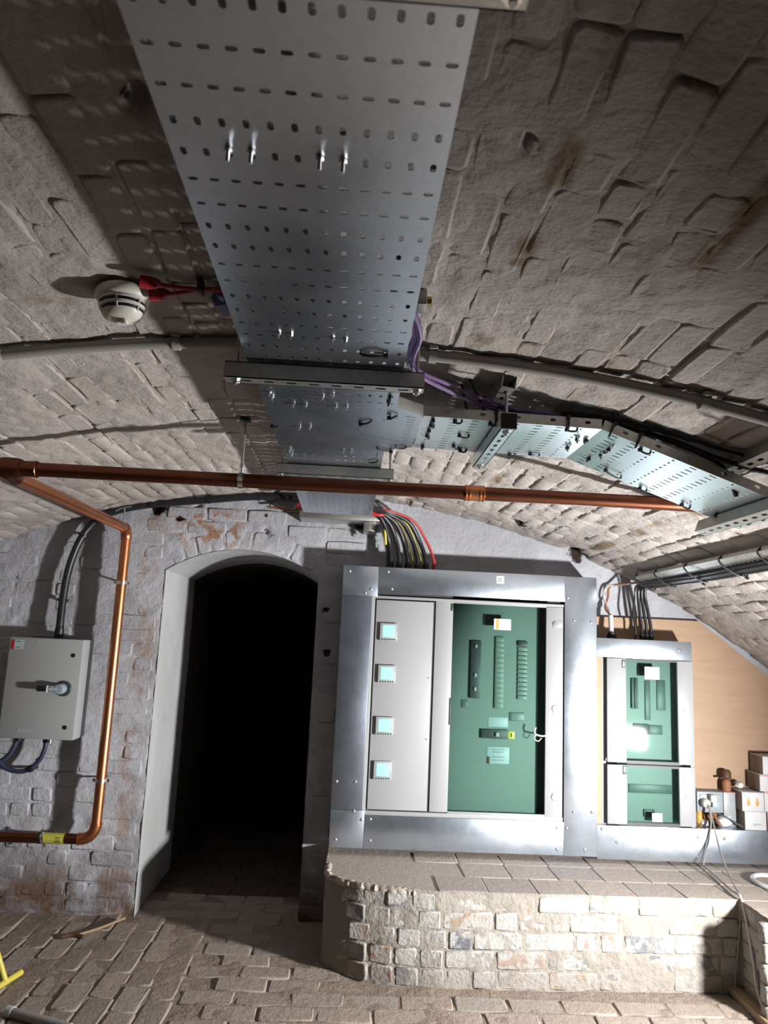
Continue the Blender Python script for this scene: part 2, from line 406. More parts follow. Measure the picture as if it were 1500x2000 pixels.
# ---- bricks: a low, worn block; x = length, y = width, z = out of the wall
def brick_mesh(L, W, T, seed, mat, wear=.010, tilt=.002, soft=.005):
    rg = random.Random(seed); a, b = L/2, W/2; c = wear
    P = [(-a+c, -b), (0, -b), (a-c, -b), (a, -b+c), (a, b-c), (a-c, b), (0, b), (-a+c, b), (-a, b-c), (-a, -b+c)]
    P = [(x+rg.uniform(-1, 1)*wear*.35, y+rg.uniform(-1, 1)*wear*.35) for x, y in P]
    tx, ty = rg.uniform(-1, 1)*tilt*.35/a, rg.uniform(-1, 1)*tilt/b
    z = lambda x, y: tx*x+ty*y
    V = [(x, y, -T) for x, y in P]+[(x, y, -soft*rg.uniform(.5, 1.1)+z(x, y)) for x, y in P]
    V += [(x*(1-soft*1.3/a), y*(1-soft*1.2/b), z(x, y)+rg.uniform(-.0012, .0012)) for x, y in P]
    n = 10; F = []
    for k in (0, n):
        for i in range(n): F.append((k+i, k+(i+1) % n, k+n+(i+1) % n, k+n+i))
    F.append(tuple(range(2*n, 3*n)))
    me = bpy.data.meshes.new('brick'); me.from_pydata(V, [], F); me.polygons.foreach_set('use_smooth', [True]*(len(F)-1)+[False]); me.materials.append(M[mat]); return me
VAR = {}
def brick_of(L, W, T, mat, k=10, **kw):
    key = (round(L, 3), round(W, 3), T, mat)
    if key not in VAR: VAR[key] = [brick_mesh(L, W, T, zlib.crc32(repr(key).encode()) % 9973+i, mat, **kw) for i in range(k)]
    return random.choice(VAR[key])
EYE = Vector((0, 0, 0))
def score(Mx, area):
    p = Mx.translation; v = p-EYE; zc = v.dot(fwd)
    if zc < .1: return 0
    x, y = v.dot(rt)/zc*1456, v.dot(up)/zc*1456
    if abs(x) > 790 or abs(y) > 1040: return 0
    return area*abs(v.normalized().dot(Mx.col[2].xyz.normalized()))/v.length_squared
def lay(items, parent, mat, name='brick', limit=300, rest='brickwork', least=0.0):
    """items (mesh, matrix, area): the largest in the picture as objects, the rest joined as stuff"""
    items = sorted(items, key=lambda q: -score(q[1], q[2]))
    pa = ABS[parent.name]
    for me, Mx, ar in items[:limit]:
        o = bpy.data.objects.new(name, me); COL.objects.link(o); o.parent = parent
        Mx = Mx.copy(); Mx.translation -= pa; o.matrix_basis = Mx
    V, F, b = [], [], 0
    for me, Mx, ar in items[limit:]:
        n = len(me.vertices); c = np.empty(n*3); me.vertices.foreach_get('co', c)
        A = np.array(Mx); V.append(c.reshape(-1, 3) @ A[:3, :3].T+A[:3, 3]-np.array(pa)); F += [tuple(i+b for i in p.vertices) for p in me.polygons]; b += n
    if V:
        me = bpy.data.meshes.new(rest); me.from_pydata(np.concatenate(V).tolist(), [], F); me.polygons.foreach_set('use_smooth', [True]*len(F))
        o = link(rest, me, parent, mat); o['kind'] = 'stuff'
def basis(p, ex, ey, ez):
    return Matrix(((ex[0], ey[0], ez[0], p[0]), (ex[1], ey[1], ez[1], p[1]), (ex[2], ey[2], ez[2], p[2]), (0, 0, 0, 1)))

# ================================================================== SETTING
CX, CZ, RV = -0.225, -3.668, 4.474
WY = 4.28                                  # face of the end wall
FZ = -1.5
def vz(x): return CZ+math.sqrt(RV*RV-(x-CX)**2)
# ---- vault
PITS = [(1.303, 4.235, .045, .10), (0.909, 4.05, .035, .05), (0.304, 4.07, .03, .04), (-0.37, 1.06, .022, .05), (-1.08, 2.515, .016, .02), (-.875, 2.307, .012, .02),
        (0.241, 1.049, .016, .02), (0.70, 1.15, .02, .03), (.684, 1.542, .014, .02)]
def vault_off(x, y):
    d = -.0018+.014*fbm(x*1.0, y*.55, 9, 3, 3)+.005*vn(x, y, 38, 5)
    for px, py, r, dp in PITS: d = d+dp*np.exp(-(((x-px)**2+(y-py)**2*.6)/(r*r)))
    return d
th0, th1 = math.asin((-2.7-CX)/RV), math.asin((2.78-CX)/RV)
def vgrid(y0, y1, ny, nt, fine=True):
    T, Y = np.meshgrid(np.linspace(th0, th1, nt), np.linspace(y0, y1, ny), indexing='ij')
    sx = CX+RV*np.sin(T); r = RV+(vault_off(sx, Y) if fine else 0)
    return CX+r*np.sin(T), Y, CZ+r*np.cos(T)
ceiling = gridmesh('ceiling', [vgrid(.42, 4.34, 330, 470), vgrid(-1.6, .42, 20, 60, False)], 'vault_paint')
tag(ceiling, 'whitewashed brick barrel vault running away from the camera', None, None, 'structure')
items = []; dth = .0775/RV; k0 = int(th0/dth); k1 = int(th1/dth)
for k in range(k0, k1):
    co = random.uniform(-.003, .003); th = (k+.5)*dth; sx, cz = math.sin(th), math.cos(th); y = .40+random.random()*.2
    while y < 4.30:
        L = random.choice([.225]*4+[.11, .20])
        L = min(L, 4.30-y)
        if L > .06:
            Lq = round(L/.015)*.015; yc = y+L/2; r = RV-.0025-co-random.uniform(-.0018, .0022); px, pz = CX+r*sx, CZ+r*cz
            if not any((px-a)**2+(yc-b)**2 < (q+.05)**2 for a, b, q, dp in PITS if dp > .035):
                j = random.uniform(-.012, .012)
                px += random.uniform(-.002, .002); ex = Vector((math.sin(j)*cz, math.cos(j), 0)).normalized(); ez = Vector((-sx, 0, -cz)); ey = ez.cross(ex).normalized(); ez = ex.cross(ey)
                items.append((brick_of(Lq-.001, random.choice([.066, .069, .071, .073]), .03, 'vault_paint', wear=.011, tilt=.0026, soft=.0052), basis((px, yc, pz), ex, ey, ez), L*.0775))
        y += L+.001
lay(items, ceiling, 'vault_paint')

# ---- end wall with the arched doorway
DX0, DX1, DZS, DZC = -1.045, -.182, .325, .462
dxc = (DX0+DX1)/2; rise = DZC-DZS; DR = ((DX1-DX0)**2/4+rise**2)/(2*rise)
def arch(x): return DZC-DR+np.sqrt(np.maximum(DR*DR-(x-dxc)**2, 0))
WPITS = [(-1.152, .690, .04, .05), (-.993, .626, .018, .04), (-.505, .667, .016, .03), (-.498, .574, .014, .03), (.035, .645, .026, .05), (-.073, .621, .010, .02), (-.9, .70, .02, .03), (-.11, -.1, .02, .03), (-.13, .14, .02, .03), (-.10, -.45, .02, .02)]
def wall_off(x, z):
    d = .009*fbm(x, z*1.3, 11, 21, 3)+.004*vn(x, z, 45, 9)+.0035
    d = d*np.where(x > .12, .35, 1)
    for px, pz, r, dp in WPITS: d = d+dp*np.exp(-(((x-px)**2+(z-pz)**2)/(r*r)))
    return d
def wgrid(x0, x1, zlo, nx, nz):
    U, Vv = np.meshgrid(np.linspace(x0, x1, nx), np.linspace(0, 1, nz), indexing='ij')
    zl = zlo(U); zh = CZ+np.sqrt(RV*RV-(U-CX)**2)+.04; Zz = zl+Vv*(zh-zl)
    return U, WY+wall_off(U, Zz), Zz
flat = lambda U: np.full_like(U, FZ-.03)
wall_back = gridmesh('wall_back', [wgrid(-2.72, DX0, flat, 110, 150), wgrid(DX0, DX1, arch, 70, 30), wgrid(DX1, 2.8, flat, 150, 130)], 'wall_paint')
tag(wall_back, 'whitewashed brick end wall with an arched opening', None, None, 'structure')
items = []; z = FZ+.004; row = 0
EYs = Vector((0, 0, 1)); EZs = Vector((0, -1, 0)); EXs = Vector((1, 0, 0))
while z < .85:
    zc = z+.036; x = -2.1+(.11 if row % 2 else 0)
    top = z+.07
    while x < .62:
        L = random.choice([.225, .225, .225, .11])
        x0, x1 = x, x+L; x += L+.005
        blocked = False
        if x1 > DX0-.012 and x0 < DX1+.012 and z < float(arch(np.array(min(max((x0+x1)/2, DX0), DX1))))+.10:     # doorway and its arch ring
            if x0 < DX0-.06: x1 = DX0-.004
            elif x1 > DX1+.06: x0 = DX1+.004
            else: blocked = True
        if x0 > .0 and z < .3: blocked = True                 # behind the switchboard
        if x1-x0 < .05 or blocked: continue
        if top > min(vz(x0), vz(x1)): continue
        xc = (x0+x1)/2
        if any((xc-a)**2+(zc-b)**2 < (q+.02)**2 for a, b, q, dp in WPITS if dp > .039): continue
        Lq = round((x1-x0)/.015)*.015
        y = WY+.002-random.uniform(-.006, .006)-(0 if xc < .1 else -.006)
        items.append((brick_of(Lq-.006, .069, .03, 'wall_paint', wear=.007, tilt=.003, soft=.005), basis((xc, y, zc), EXs, EYs, EZs), (x1-x0)*.075))
    z += .0785; row += 1
for i in range(11):                                            # ring of bricks on edge over the doorway
    a = (i-5)*.0845/(DR+.1); ez = EZs; ey = Vector((math.sin(a), 0, math.cos(a))); ex = ey.cross(ez)
    c = Vector((dxc+(DR+.055)*math.sin(a), WY+.002, DZC-DR+(DR+.055)*math.cos(a)))
    items.append((brick_of(.105, .068, .03, 'wall_paint'), basis(c, ey, -ex, ez), .1*.075))
lay(items, wall_back, 'wall_paint')

# ---- plastered reveal, then the passage, its shade put into a dark material
bm = B(); ys = [WY+.0, WY+.35, WY+.7, 5.1, 6.2, 8.0]
prof = [(DX0, FZ-.02)]+[(DX0, FZ+(DZS-FZ)*i/14) for i in range(1, 15)]
prof += [(x, float(arch(np.array(x)))) for x in np.linspace(DX0, DX1, 14)[1:-1]]
prof += [(DX1, DZS-(DZS-FZ)*i/14) for i in range(0, 15)]
prev = None
for y in ys:
    ring = [bm.verts.new((x+.006*float(vn(y*3, z*3, 3, 4)), y, z)) for x, z in prof]
    if prev:
        for i in range(len(prof)-1): bm.faces.new((prev[i], prev[i+1], ring[i+1], ring[i]))
    prev = ring
bm.faces.new(prev)
o = fin(bm, 'trim_1', ['reveal_paint', 'shade_dark'])
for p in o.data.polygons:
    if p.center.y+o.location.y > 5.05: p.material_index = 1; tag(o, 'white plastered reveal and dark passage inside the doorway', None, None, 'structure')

# ---- unseen shell of the cellar, coloured dark to bounce less light
for nm, (x0, x1, y0, y1) in {'wall_left': (-2.8, -2.7, -1.6, 4.4), 'wall_right': (2.75, 2.85, -1.6, 4.4), 'wall_front': (-2.8, 2.85, -1.7, -1.6)}.items():
    bm = B(); box(bm, x0, x1, y0, y1, FZ-.05, .2 if nm != 'wall_front' else .9); o = fin(bm, nm, 'shade_dark'); tag(o, 'dark cellar wall', None, None, 'structure')

# ---- floor
def fl_off(x, y): return -.003+.010*fbm(x, y, 7, 51, 3)
X, Y = np.meshgrid(np.linspace(-2.75, 2.8, 330), np.linspace(2.4, 6.0, 220), indexing='ij')
X2, Y2 = np.meshgrid(np.linspace(-2.75, 2.8, 10), np.linspace(-1.65, 2.4, 10), indexing='ij')
X3, Y3 = np.meshgrid(np.linspace(-1.2, -.05, 8), np.linspace(6.0, 8.1, 8), indexing='ij')
floor = gridmesh('floor', [(X, Y, FZ+fl_off(X, Y)), (X2, Y2, np.full_like(X2, FZ-.008)), (X3, Y3, np.full_like(X3, FZ-.008))], 'floor_dirt')
tag(floor, 'worn dusty brick paving', None, None, 'structure')
items = []
UPV = Vector((0, 0, 1))
def fbrick(x, y, L, W, along_y, mt='floor_brick'):
    a = random.uniform(-.025, .025)+(PI/2 if along_y else 0); ex = Vector((math.cos(a), math.sin(a), 0)); ey = Vector((-math.sin(a), math.cos(a), 0))
    items.append((brick_of(round(L/.015)*.015-.003, W-.004, .04, mt, wear=.008, tilt=.0028, soft=.006), basis((x, y, FZ+.0+random.uniform(-.003, .003)), ex, ey, UPV), L*W))
y = 2.62; row = 0
while y < WY-.05:                     # right and middle: rows across the room
    x = -.62+(.115 if row % 2 else 0)+random.uniform(-.02, .02)
    while x < 1.80:
        L = .225
        inpl = (x+L > .1 and y+.11 > 3.53) or (x+L > -.05 and y > 3.68)
        if not inpl and not (y > 3.95 and x+L > DX1): fbrick(x+L/2, y+.06, L, .118, False)
        x += L+.004
    y += .122; row += 1
x = -.69; row = 0
while x > -2.3:                       # left: courses running towards the wall
    y = 2.7+(.115 if row % 2 else 0)
    while y < WY-.1:
        fbrick(x, y+.1125, .225, .114, True); y += .229
    x -= .118; row += 1
npass = len(items); y = WY+.0; row = 0
while y < 6.0:                        # passage
    x = DX0+(.0 if row % 2 else .1)
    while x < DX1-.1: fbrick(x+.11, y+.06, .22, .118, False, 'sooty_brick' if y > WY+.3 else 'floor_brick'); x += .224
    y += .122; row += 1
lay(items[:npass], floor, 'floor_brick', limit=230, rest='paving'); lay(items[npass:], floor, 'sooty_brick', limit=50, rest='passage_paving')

# ---- brick plinth (L-shaped bench of brickwork)
plinth = thing('brick_plinth', 'low whitewashed brick plinth with rounded left corner under the switchboards', 'plinth', (.9, 3.9, FZ))
PT = -1.103
path = [(-.036, WY), (-.045, 3.80), (-.03, 3.735), (.03, 3.675), (.12, 3.618), (.26, 3.572), (.46, 3.548), (1.852, 3.572), (1.848, 3.275), (2.75, 3.275)]
pp = [Vector((x, y, 0)) for x, y in path]
seg = [(pp[i+1]-pp[i]).length for i in range(len(pp)-1)]; cum = [0]
for s_ in seg: cum.append(cum[-1]+s_)
def along(s):
    for i in range(len(seg)):
        if s <= cum[i+1] or i == len(seg)-1:
            d = (pp[i+1]-pp[i]).normalized(); return pp[i]+d*(s-cum[i]), d
ns = 330; SS = np.linspace(0, cum[-1], ns); zz = np.linspace(FZ-.02, PT, 46)
X = np.zeros((ns, 46)); Y = np.zeros((ns, 46)); Zg = np.zeros((ns, 46))
for i, s in enumerate(SS):
    p, d = along(s); n = Vector((d.y, -d.x, 0))
    off = -.0012+.007*fbm(np.full(46, s), zz, 14, 77, 3)+.004*vn(np.full(46, s), zz, 60, 12)
    X[i] = p.x+n.x*off; Y[i] = p.y+n.y*off; Zg[i] = zz
g = gridmesh('mortar', [(X, Y, Zg)], 'plinth_mortar'); g.parent = plinth; g.location = -ABS[plinth.name]
bm = B(); poly = [(p.x, p.y) for p in pp]+[(2.75, WY)]
nn = 26; lo_ = [bm.verts.new((x, y, PT-.005)) for x, y in poly]; bm.faces.new(lo_)
bmesh.ops.triangulate(bm, faces=bm.faces[:])
fin(bm, 'top_bed', 'paver', plinth)
# worn nosing: uneven cement edge round the left corner
bm = B(); pts = []
for i in range(60):
    s = .35+i*(cum[6]-.08-.35)/59; p, d = along(s); n = Vector((d.y, -d.x, 0)); pts.append(p-n*(.012+random.uniform(-.005, .005))+Vector((0, 0, PT-.014+random.uniform(-.003, .003))))
tube(bm, pts, .016, 8, straight=True); fin(bm, 'cement_nosing', 'paver', plinth)
items = []
for r in range(5):
    z0 = FZ+r*.0795+.002; s = cum[2]+.08+random.random()*.08
    while s < cum[-1]-.08:
        L = random.choice([.225, .225, .11]) if not (.5 < s < 1.05) else .11
        if abs(s+L/2-cum[7]) < L/2+.012:
            if cum[7]-s > .07: L = cum[7]-s-.006
            else: s = cum[7]+.02; continue
        p, d = along(s+L/2); n = Vector((d.y, -d.x, 0)); hh = .0705 if r < 4 else .064
        q = p+n*(.001+random.uniform(-.004, .004))+Vector((0, 0, z0+hh/2))
        items.append((brick_of(round(L/.015)*.015-.005, hh+.003, .05, 'plinth_brick', wear=.006, tilt=.002, soft=.005), basis(q, d, UPV, n), L*.075)); s += L+.004
lay(items, plinth, 'plinth_brick', limit=290)
items = []
for r, (y0, wd) in enumerate(((3.556, .215), (3.775, .215), (3.994, .16))):
    x = (.47, .62, .40)[r]
    while x < 2.65:
        L = .225
        items.append((brick_of(L-.001, wd-.003, .03, 'paver', wear=.005, tilt=.0006, soft=.0025), basis((x+L/2, y0+wd/2+.004+.01*(x > 1.6), PT-.002+random.uniform(-.0006, .0006)), EXs, Vector((0, 1, 0)), UPV), L*wd)); x += L+.003
lay(items, plinth, 'paver', name='paving_brick')

# ================================================================== OVERHEAD TRAYS
TZ = .65
def tray_holes(x0, x1, rows, first, pitch=.0634, cols=12, start=0, skip=()):
    out = []; cw = (x1-x0)/cols
    for r in range(rows):
        y = first+r*pitch; k = (r+start) % 4
        for c in range(cols):
            x = x0+(c+.5)*cw
            out.append(slot(x, y, .0088, .0175) if k in (0, 3) else slot(x, y, .0150, .0078))
    return out
def flange(bm, a, b, z, h, th=.0015, lip=.006, n=Vector((1, 0, 0))):
    a = Vector(a); b = Vector(b); d = (b-a)
    for (u0, u1, v0, v1) in ((0, th, 0, h), (-lip, th, h-th, h)):
        c = []
        for t_ in (0, 1):
            for (uu, vv) in ((u0, v0), (u1, v0), (u1, v1), (u0, v1)):
                c.append(bm.verts.new(a+d*t_+n*uu+Vector((0, 0, z+vv))))
        for q in ((0, 1, 2, 3), (7, 6, 5, 4), (0, 4, 5, 1), (1, 5, 6, 2), (2, 6, 7, 3), (3, 7, 4, 0)): bm.faces.new([c[i] for i in q])
def bolt(parent, x, y, z, nrm=Vector((0, 0, -1)), L=.014, name='bolt', mat='bolt_zinc'):
    bm = B(); p = Vector((x, y, z)); cyl(bm, p+nrm*-.001, p+nrm*L, .0028, 8); hexnut(bm, p+nrm*.0035, nrm, .0058, .005); return fin(bm, name, mat, parent)
def tie(parent, pts, r=.0022, head=None, name='cable_tie'):
    bm = B(); tube(bm, pts, r, 6, 5)
    if head: h = Vector(head); box(bm, h.x-.006, h.x+.006, h.y-.005, h.y+.005, h.z-.005, h.z+.005, .001)
    return fin(bm, name, 'black', parent)
X0, X1 = -.277, .101
def straight_tray(label, y0, y1, rows, first, start, z, x0=X0, x1=X1, name='cable_tray'):
    t = thing(name, label, 'cable tray', ((x0+x1)/2, (y0+y1)/2, z), 'galvanised overhead cable trays')
    bm = B(); plate(bm, [(x0, y0), (x1, y0), (x1, y1), (x0, y1)], tray_holes(x0+.0, x1-.0, rows, first, start=start), lambda u, v, w_: (u, v, z+w_))
    fin(bm, 'perforated_plate', 'tray_zinc', t, .4)
    for x, nx in ((x0, Vector((-1, 0, 0))), (x1, Vector((1, 0, 0)))):
        bm = B(); flange(bm, (x, y0, 0), (x, y1, 0), z, .032, n=nx); fin(bm, 'side_flange', 'tray_zinc', t, .4)
    return t
t1 = straight_tray('nearest length of wide perforated galvanised tray, filling the top of the picture', .47, 1.875, 22, .564, 2, TZ)
for x, y in [(-.198, .933), (-.167, .934), (-.073, .938), (-.041, .940), (-.187, 1.559), (-.160, 1.561), (-.069, 1.569), (-.040, 1.573)]: bolt(t1, x, y, TZ, L=.020 if y < 1 else .014)
tie(t1, [(-.002, 1.643, TZ+.01), (-.002, 1.64, TZ-.006), (.025, 1.634, TZ-.011), (.054, 1.64, TZ-.006), (.058, 1.64, TZ+.01)], .003, (.054, 1.642, TZ-.006))
tie(t1, [(.0, 1.643, TZ-.003), (.025, 1.652, TZ-.006), (.05, 1.645, TZ-.004)], .002)
# tee
tee = thing('tee_tray', 'galvanised tee piece where the right branch leaves the main tray', 'cable tray', (-.05, 2.2, TZ-.003), 'galvanised overhead cable trays')
z2 = TZ-.004
out = [(X0+.005, 1.86), (X1+.003, 1.86), (X1+.003, 2.030), (.186, 2.098), (.186, 2.462), (X1+.003, 2.520), (X1+.003, 2.535), (X0+.005, 2.535)]
hs = tray_holes(X0+.02, X1+.0, 4, 1.885, .0575, 12, 3)
for i in range(7): a = i/6.; hs.append(turned(slot(-.062+.205*a, 2.262-.152*a, .020, .0042), -.062+.205*a, 2.262-.152*a, math.atan2(-.152, .205)))
for i in range(9): a = i/8.; hs.append(turned(slot(-.062+.192*a, 2.288+.108*a, .020, .0042), -.062+.192*a, 2.288+.108*a, math.atan2(.108, .192)))
for i in range(13): hs.append(slot(.155, 2.118+i*.0265, .024, .0045))
for i in (0, 1, 3, 4, 6, 8, 9, 10, 11): hs.append(slot(X0+.035+i*.031, 2.515, .010, .009))
bm = B(); plate(bm, out, hs, lambda u, v, w_: (u, v, z2+w_)); fin(bm, 'perforated_plate', 'tray_zinc', tee, .4)
for a, b in (((X0+.005, 1.86), (X0+.005, 2.535)), ((X1+.003, 1.86), (X1+.003, 2.03)), ((X1+.003, 2.030), (.186, 2.098)), ((.186, 2.462), (X1+.003, 2.520))):
    d = Vector((b[0]-a[0], b[1]-a[1], 0)).normalized(); nn = Vector((d.y, -d.x, 0)); nn = -nn if a[0] < 0 else nn
    if a[1] > 2.4: nn = Vector((.5, .87, 0))
    bm = B(); flange(bm, (*a, 0), (*b, 0), z2, .034, n=nn); fin(bm, 'side_flange', 'strut_zinc' if a[1] == 2.03 else 'tray_zinc', tee, .4)
for x, y in [(-.246, 1.957), (-.103, 1.965), (-.075, 1.945), (-.188, 2.049), (-.154, 2.052), (-.069, 2.05), (-.038, 2.044), (-.186, 2.283), (-.153, 2.276), (-.243, 1.995)]: bolt(tee, x, y, z2)
for x, y in [(.081, 1.931), (.079, 1.975)]: bolt(tee, x, y, z2, L=.016, mat='black')
tie(tee, [(.004, 2.20, z2+.01), (.005, 2.198, z2-.005), (.030, 2.178, z2-.007), (.046, 2.158, z2+.008)], .003, (.006, 2.196, z2-.008))
tie(tee, [(.094, 2.118, z2+.005), (.09, 2.11, z2-.012), (.104, 2.098, z2-.007), (.112, 2.10, z2-.004)], .0028, (.088, 2.111, z2-.008))
tie(tee, [(.13, 2.44, z2+.01), (.132, 2.452, z2-.006), (.160, 2.462, z2-.006), (.175, 2.452, z2+.01)], .003)
tie(tee, [(.068, 2.49, z2+.01), (.07, 2.485, z2-.006), (.10, 2.505, z2-.008), (.118, 2.515, z2-.002)], .003, (.117, 2.513, z2-.008))
tie(tee, [(X0, 2.285, z2+.02), (X0+.01, 2.286, z2-.006), (X0+.024, 2.288, z2-.004)], .003, (X0+.006, 2.288, z2-.004))
# middle and far lengths
t3 = straight_tray('middle length of perforated tray between the tee piece and the copper pipe', 2.50, 3.02, 8, 2.545, 1, TZ+.001, X0+.012, X1-.008)
for x, y in [(-.05, 2.57), (-.022, 2.57), (-.24, 2.60), (-.238, 2.66), (.075, 2.62)]: bolt(t3, x, y, TZ, L=.015)
tie(t3, [(.045, 2.71, TZ), (.05, 2.715, TZ-.006), (.075, 2.70, TZ-.006), (.08, 2.69, TZ+.005)], .003)
t4 = straight_tray('farthest length of perforated tray beyond the copper pipe, ending at the wall', 3.03, 3.99, 15, 3.06, 0, TZ+.001, X0+.006, X1-.004)

# branch tray
BX = [(.19, .6505), (.722, .6415), (1.325, .4255)]
yA, yB = 2.112, 2.478
br = thing('branch_tray', 'pale galvanised perforated branch tray bending down to the right', 'cable tray', (.9, 2.3, .4), 'galvanised overhead cable trays')
L1 = math.hypot(BX[1][0]-BX[0][0], BX[1][1]-BX[0][1]); L2 = math.hypot(BX[2][0]-BX[1][0], BX[2][1]-BX[1][1])
def bmap(i):
    a, b = BX[i], BX[i+1]; L = math.hypot(b[0]-a[0], b[1]-a[1]); dx, dz = (b[0]-a[0])/L, (b[1]-a[1])/L
    return lambda u, v, w_: (a[0]+dx*u-dz*w_, v, a[1]+dz*u+dx*w_)
def bholes(L, u0, rows, start):
    out = []; cw = (yB-yA)/12
    for r in range(rows):
        u = u0+r*.0634
        if u > L-.012: break
        for c in range(12):
            y = yA+(c+.5)*cw; k = (r+start) % 4; out.append(slot(u, y, .0235, .0075) if k in (0, 3) else slot(u, y, .0078, .0120))
    return out
for i, (L, hh) in enumerate(((L1, bholes(L1, .03, 9, 2)), (L2, bholes(L2, .045, 10, 3)))):
    f = bmap(i); bm = B(); plate(bm, [(0, yA), (L, yA), (L, yB), (0, yB)], hh, f); fin(bm, 'perforated_plate', 'branch_zinc', br, .4)
    for yy, nm in ((yA, -1), (yB, 1)):
        bm = B(); hol = [slot(.07+.105*j, .017, .017, .009) for j in range(int((L-.09)/.105)+1)]
        a, b = BX[i], BX[i+1]
        plate(bm, [(0, 0), (L, 0), (L, .030), (0, .030)], hol, lambda u, v, w_, f=f: (f(u, 0, v)[0], yy+nm*w_, f(u, 0, v)[2])); fin(bm, 'side_flange', 'strut_zinc', br, .4)
def bpt(u, y, w_=0):
    return Vector(bmap(0)(u, y, w_)) if u < L1 else Vector(bmap(1)(u-L1, y, w_))
def btie(u, y, du, dy):
    p0, p1 = bpt(u, y, .01), bpt(u+du, y+dy, .01); a, b = bpt(u, y, -.007), bpt(u+du, y+dy, -.007)
    tie(br, [p0, a, (a+b)/2+Vector((0, 0, -.004)), b, p1], .0032, a)
for u, y, du, dy in [(.03, 2.13, 0, .03), (.03, 2.18, .01, .02), (.03, 2.24, 0, .03), (.03, 2.30, .01, .03), (.03, 2.44, 0, .025), (.13, 2.27, .03, .01), (.13, 2.40, .02, .04), (.095, 2.125, .02, 0),
                     (.22, 2.25, 0, .03), (.16, 2.455, .02, 0), (.20, 2.12, .025, 0), (.33, 2.46, .02, .005), (.395, 2.43, .035, .02), (.43, 2.12, .03, 0), (.49, 2.215, .01, .03), (.49, 2.32, .01, .03), (.52, 2.22, 0, .02),
                     (.60, 2.23, 0, .04), (.60, 2.30, .01, .03), (.585, 2.38, 0, .02), (.66, 2.42, .06, .02), (.665, 2.13, .03, 0), (.80, 2.46, .025, .005), (.95, 2.45, .03, .005), (1.06, 2.42, .05, .01), (1.14, 2.25, .01, .04), (1.14, 2.33, .01, .05), (1.13, 2.40, .02, .02)]:
    btie(u, y, du, dy)
for u, x in ((.215, 0), (.43, 0), (.56, 0), (.645, 0), (1.12, 0)):      # ties over the near flange
    p = bpt(u, yA, .034); q = bpt(u, yA, -.004); tie(br, [p+Vector((0, .03, .004)), p+Vector((0, -.006, 0)), q+Vector((0, -.006, 0)), q+Vector((.004, .02, -.002))], .004, p+Vector((0, -.007, -.006)))
for u, y0_, tip in ((.135, 2.14, (.305, 2.16, .775)), (.19, 2.13, (.322, 2.11, .772)), (.56, 2.125, (.762, 2.11, .737))):   # upright tie tails
    a = bpt(u, y0_, .02); tie(br, [a, (a+Vector(tip))/2, Vector(tip)], .0038)
for u in (.49, .60, 1.14):
    for y in (2.20, 2.29): p = bpt(u, y); bolt(br, p.x, p.y, p.z, L=.012)

# ---- slotted channel struts, rods and nuts
def strut(label, c, d, L, w_=.041, h=.041, open_up=True, mat='strut_zinc', endcap=None, side=Vector((0, 0, 1)), group='slotted channel struts', sag=.0):
    """c: middle of the slotted back face; d: run; side: from the slotted back towards the open side"""
    d = Vector(d).normalized(); upv = Vector(side).normalized(); s = d.cross(upv).normalized(); c = Vector(c); th = .0025
    t = thing('channel_strut', label, 'strut', c, group)
    bm = B(); hol = []
    n = int(L/.055)
    for i in range(n): hol.append(slot((i-(n-1)/2)*.055, 0, .028, .011))
    plate(bm, [(-L/2, -w_/2), (L/2, -w_/2), (L/2, w_/2), (-L/2, w_/2)], hol, lambda u, v, q: tuple(c+d*u+s*v+upv*q), th); fin(bm, 'slotted_back', mat, t, .5)
    bm = B()
    for sg in (-1, 1):
        for (v0, v1, q0, q1) in ((w_/2-th, w_/2, 0, h), (w_/2-.010, w_/2, h-th, h), (w_/2-.010, w_/2-.010+th, h-.008, h)):
            vs = []
            for u in (-L/2, L/2):
                for (v, q) in ((v0, q0), (v1, q0), (v1, q1), (v0, q1)): vs.append(bm.verts.new(c+d*u+s*(sg*v)+upv*q))
            for q in ((0, 1, 2, 3), (7, 6, 5, 4), (0, 4, 5, 1), (1, 5, 6, 2), (2, 6, 7, 3), (3, 7, 4, 0)): bm.faces.new([vs[i] for i in q])
    fin(bm, 'side_web', mat, t, .4)
    if endcap:
        bm = B(); e = c+d*(L/2*endcap); Mx = Matrix.Identity(4)
        vs = [e+d*(q*endcap)+s*a+upv*b for q in (-.004, .005) for a, b in ((-w_/2-.002, -.002), (w_/2+.002, -.002), (w_/2+.002, h+.002), (-w_/2-.002, h+.002))]
        vs = [bm.verts.new(v) for v in vs]
        for q in ((0, 1, 2, 3), (7, 6, 5, 4), (0, 4, 5, 1), (1, 5, 6, 2), (2, 6, 7, 3), (3, 7, 4, 0)): bm.faces.new([vs[i] for i in q])
        fin(bm, 'end_cap', 'black', t)
    return t
def rod(label, x, y, z0, z1=None, r=.0045, group='threaded hanger rods'):
    z1 = vz(x)+.006 if z1 is None else z1
    t = thing('threaded_rod', label, 'rod', (x, y, z0-.012), group)
    bm = B(); tube(bm, [(x, y, z0-.012+i*(z1-z0+.012)/4) for i in range(5)], r, 8, straight=True); fin(bm, 'rod', 'rod', t)
    bm = B(); hexnut(bm, (x, y, z0-.004), (0, 0, 1), .0095, .008); cyl(bm, (x, y, z0-.0005), (x, y, z0+.001), .013, 16); fin(bm, 'nut', 'bolt_zinc', t)
    return t
ZS = TZ-.005-.041
strut('grey slotted strut under the near tray, longest of the cross struts', (-.088, 1.757, ZS), (1, 0, 0), .486)
rod('threaded rod at the left end of the strut under the near tray', -.305, 1.757, ZS)
rod('threaded rod at the right end of the strut under the near tray', .138, 1.757, ZS)
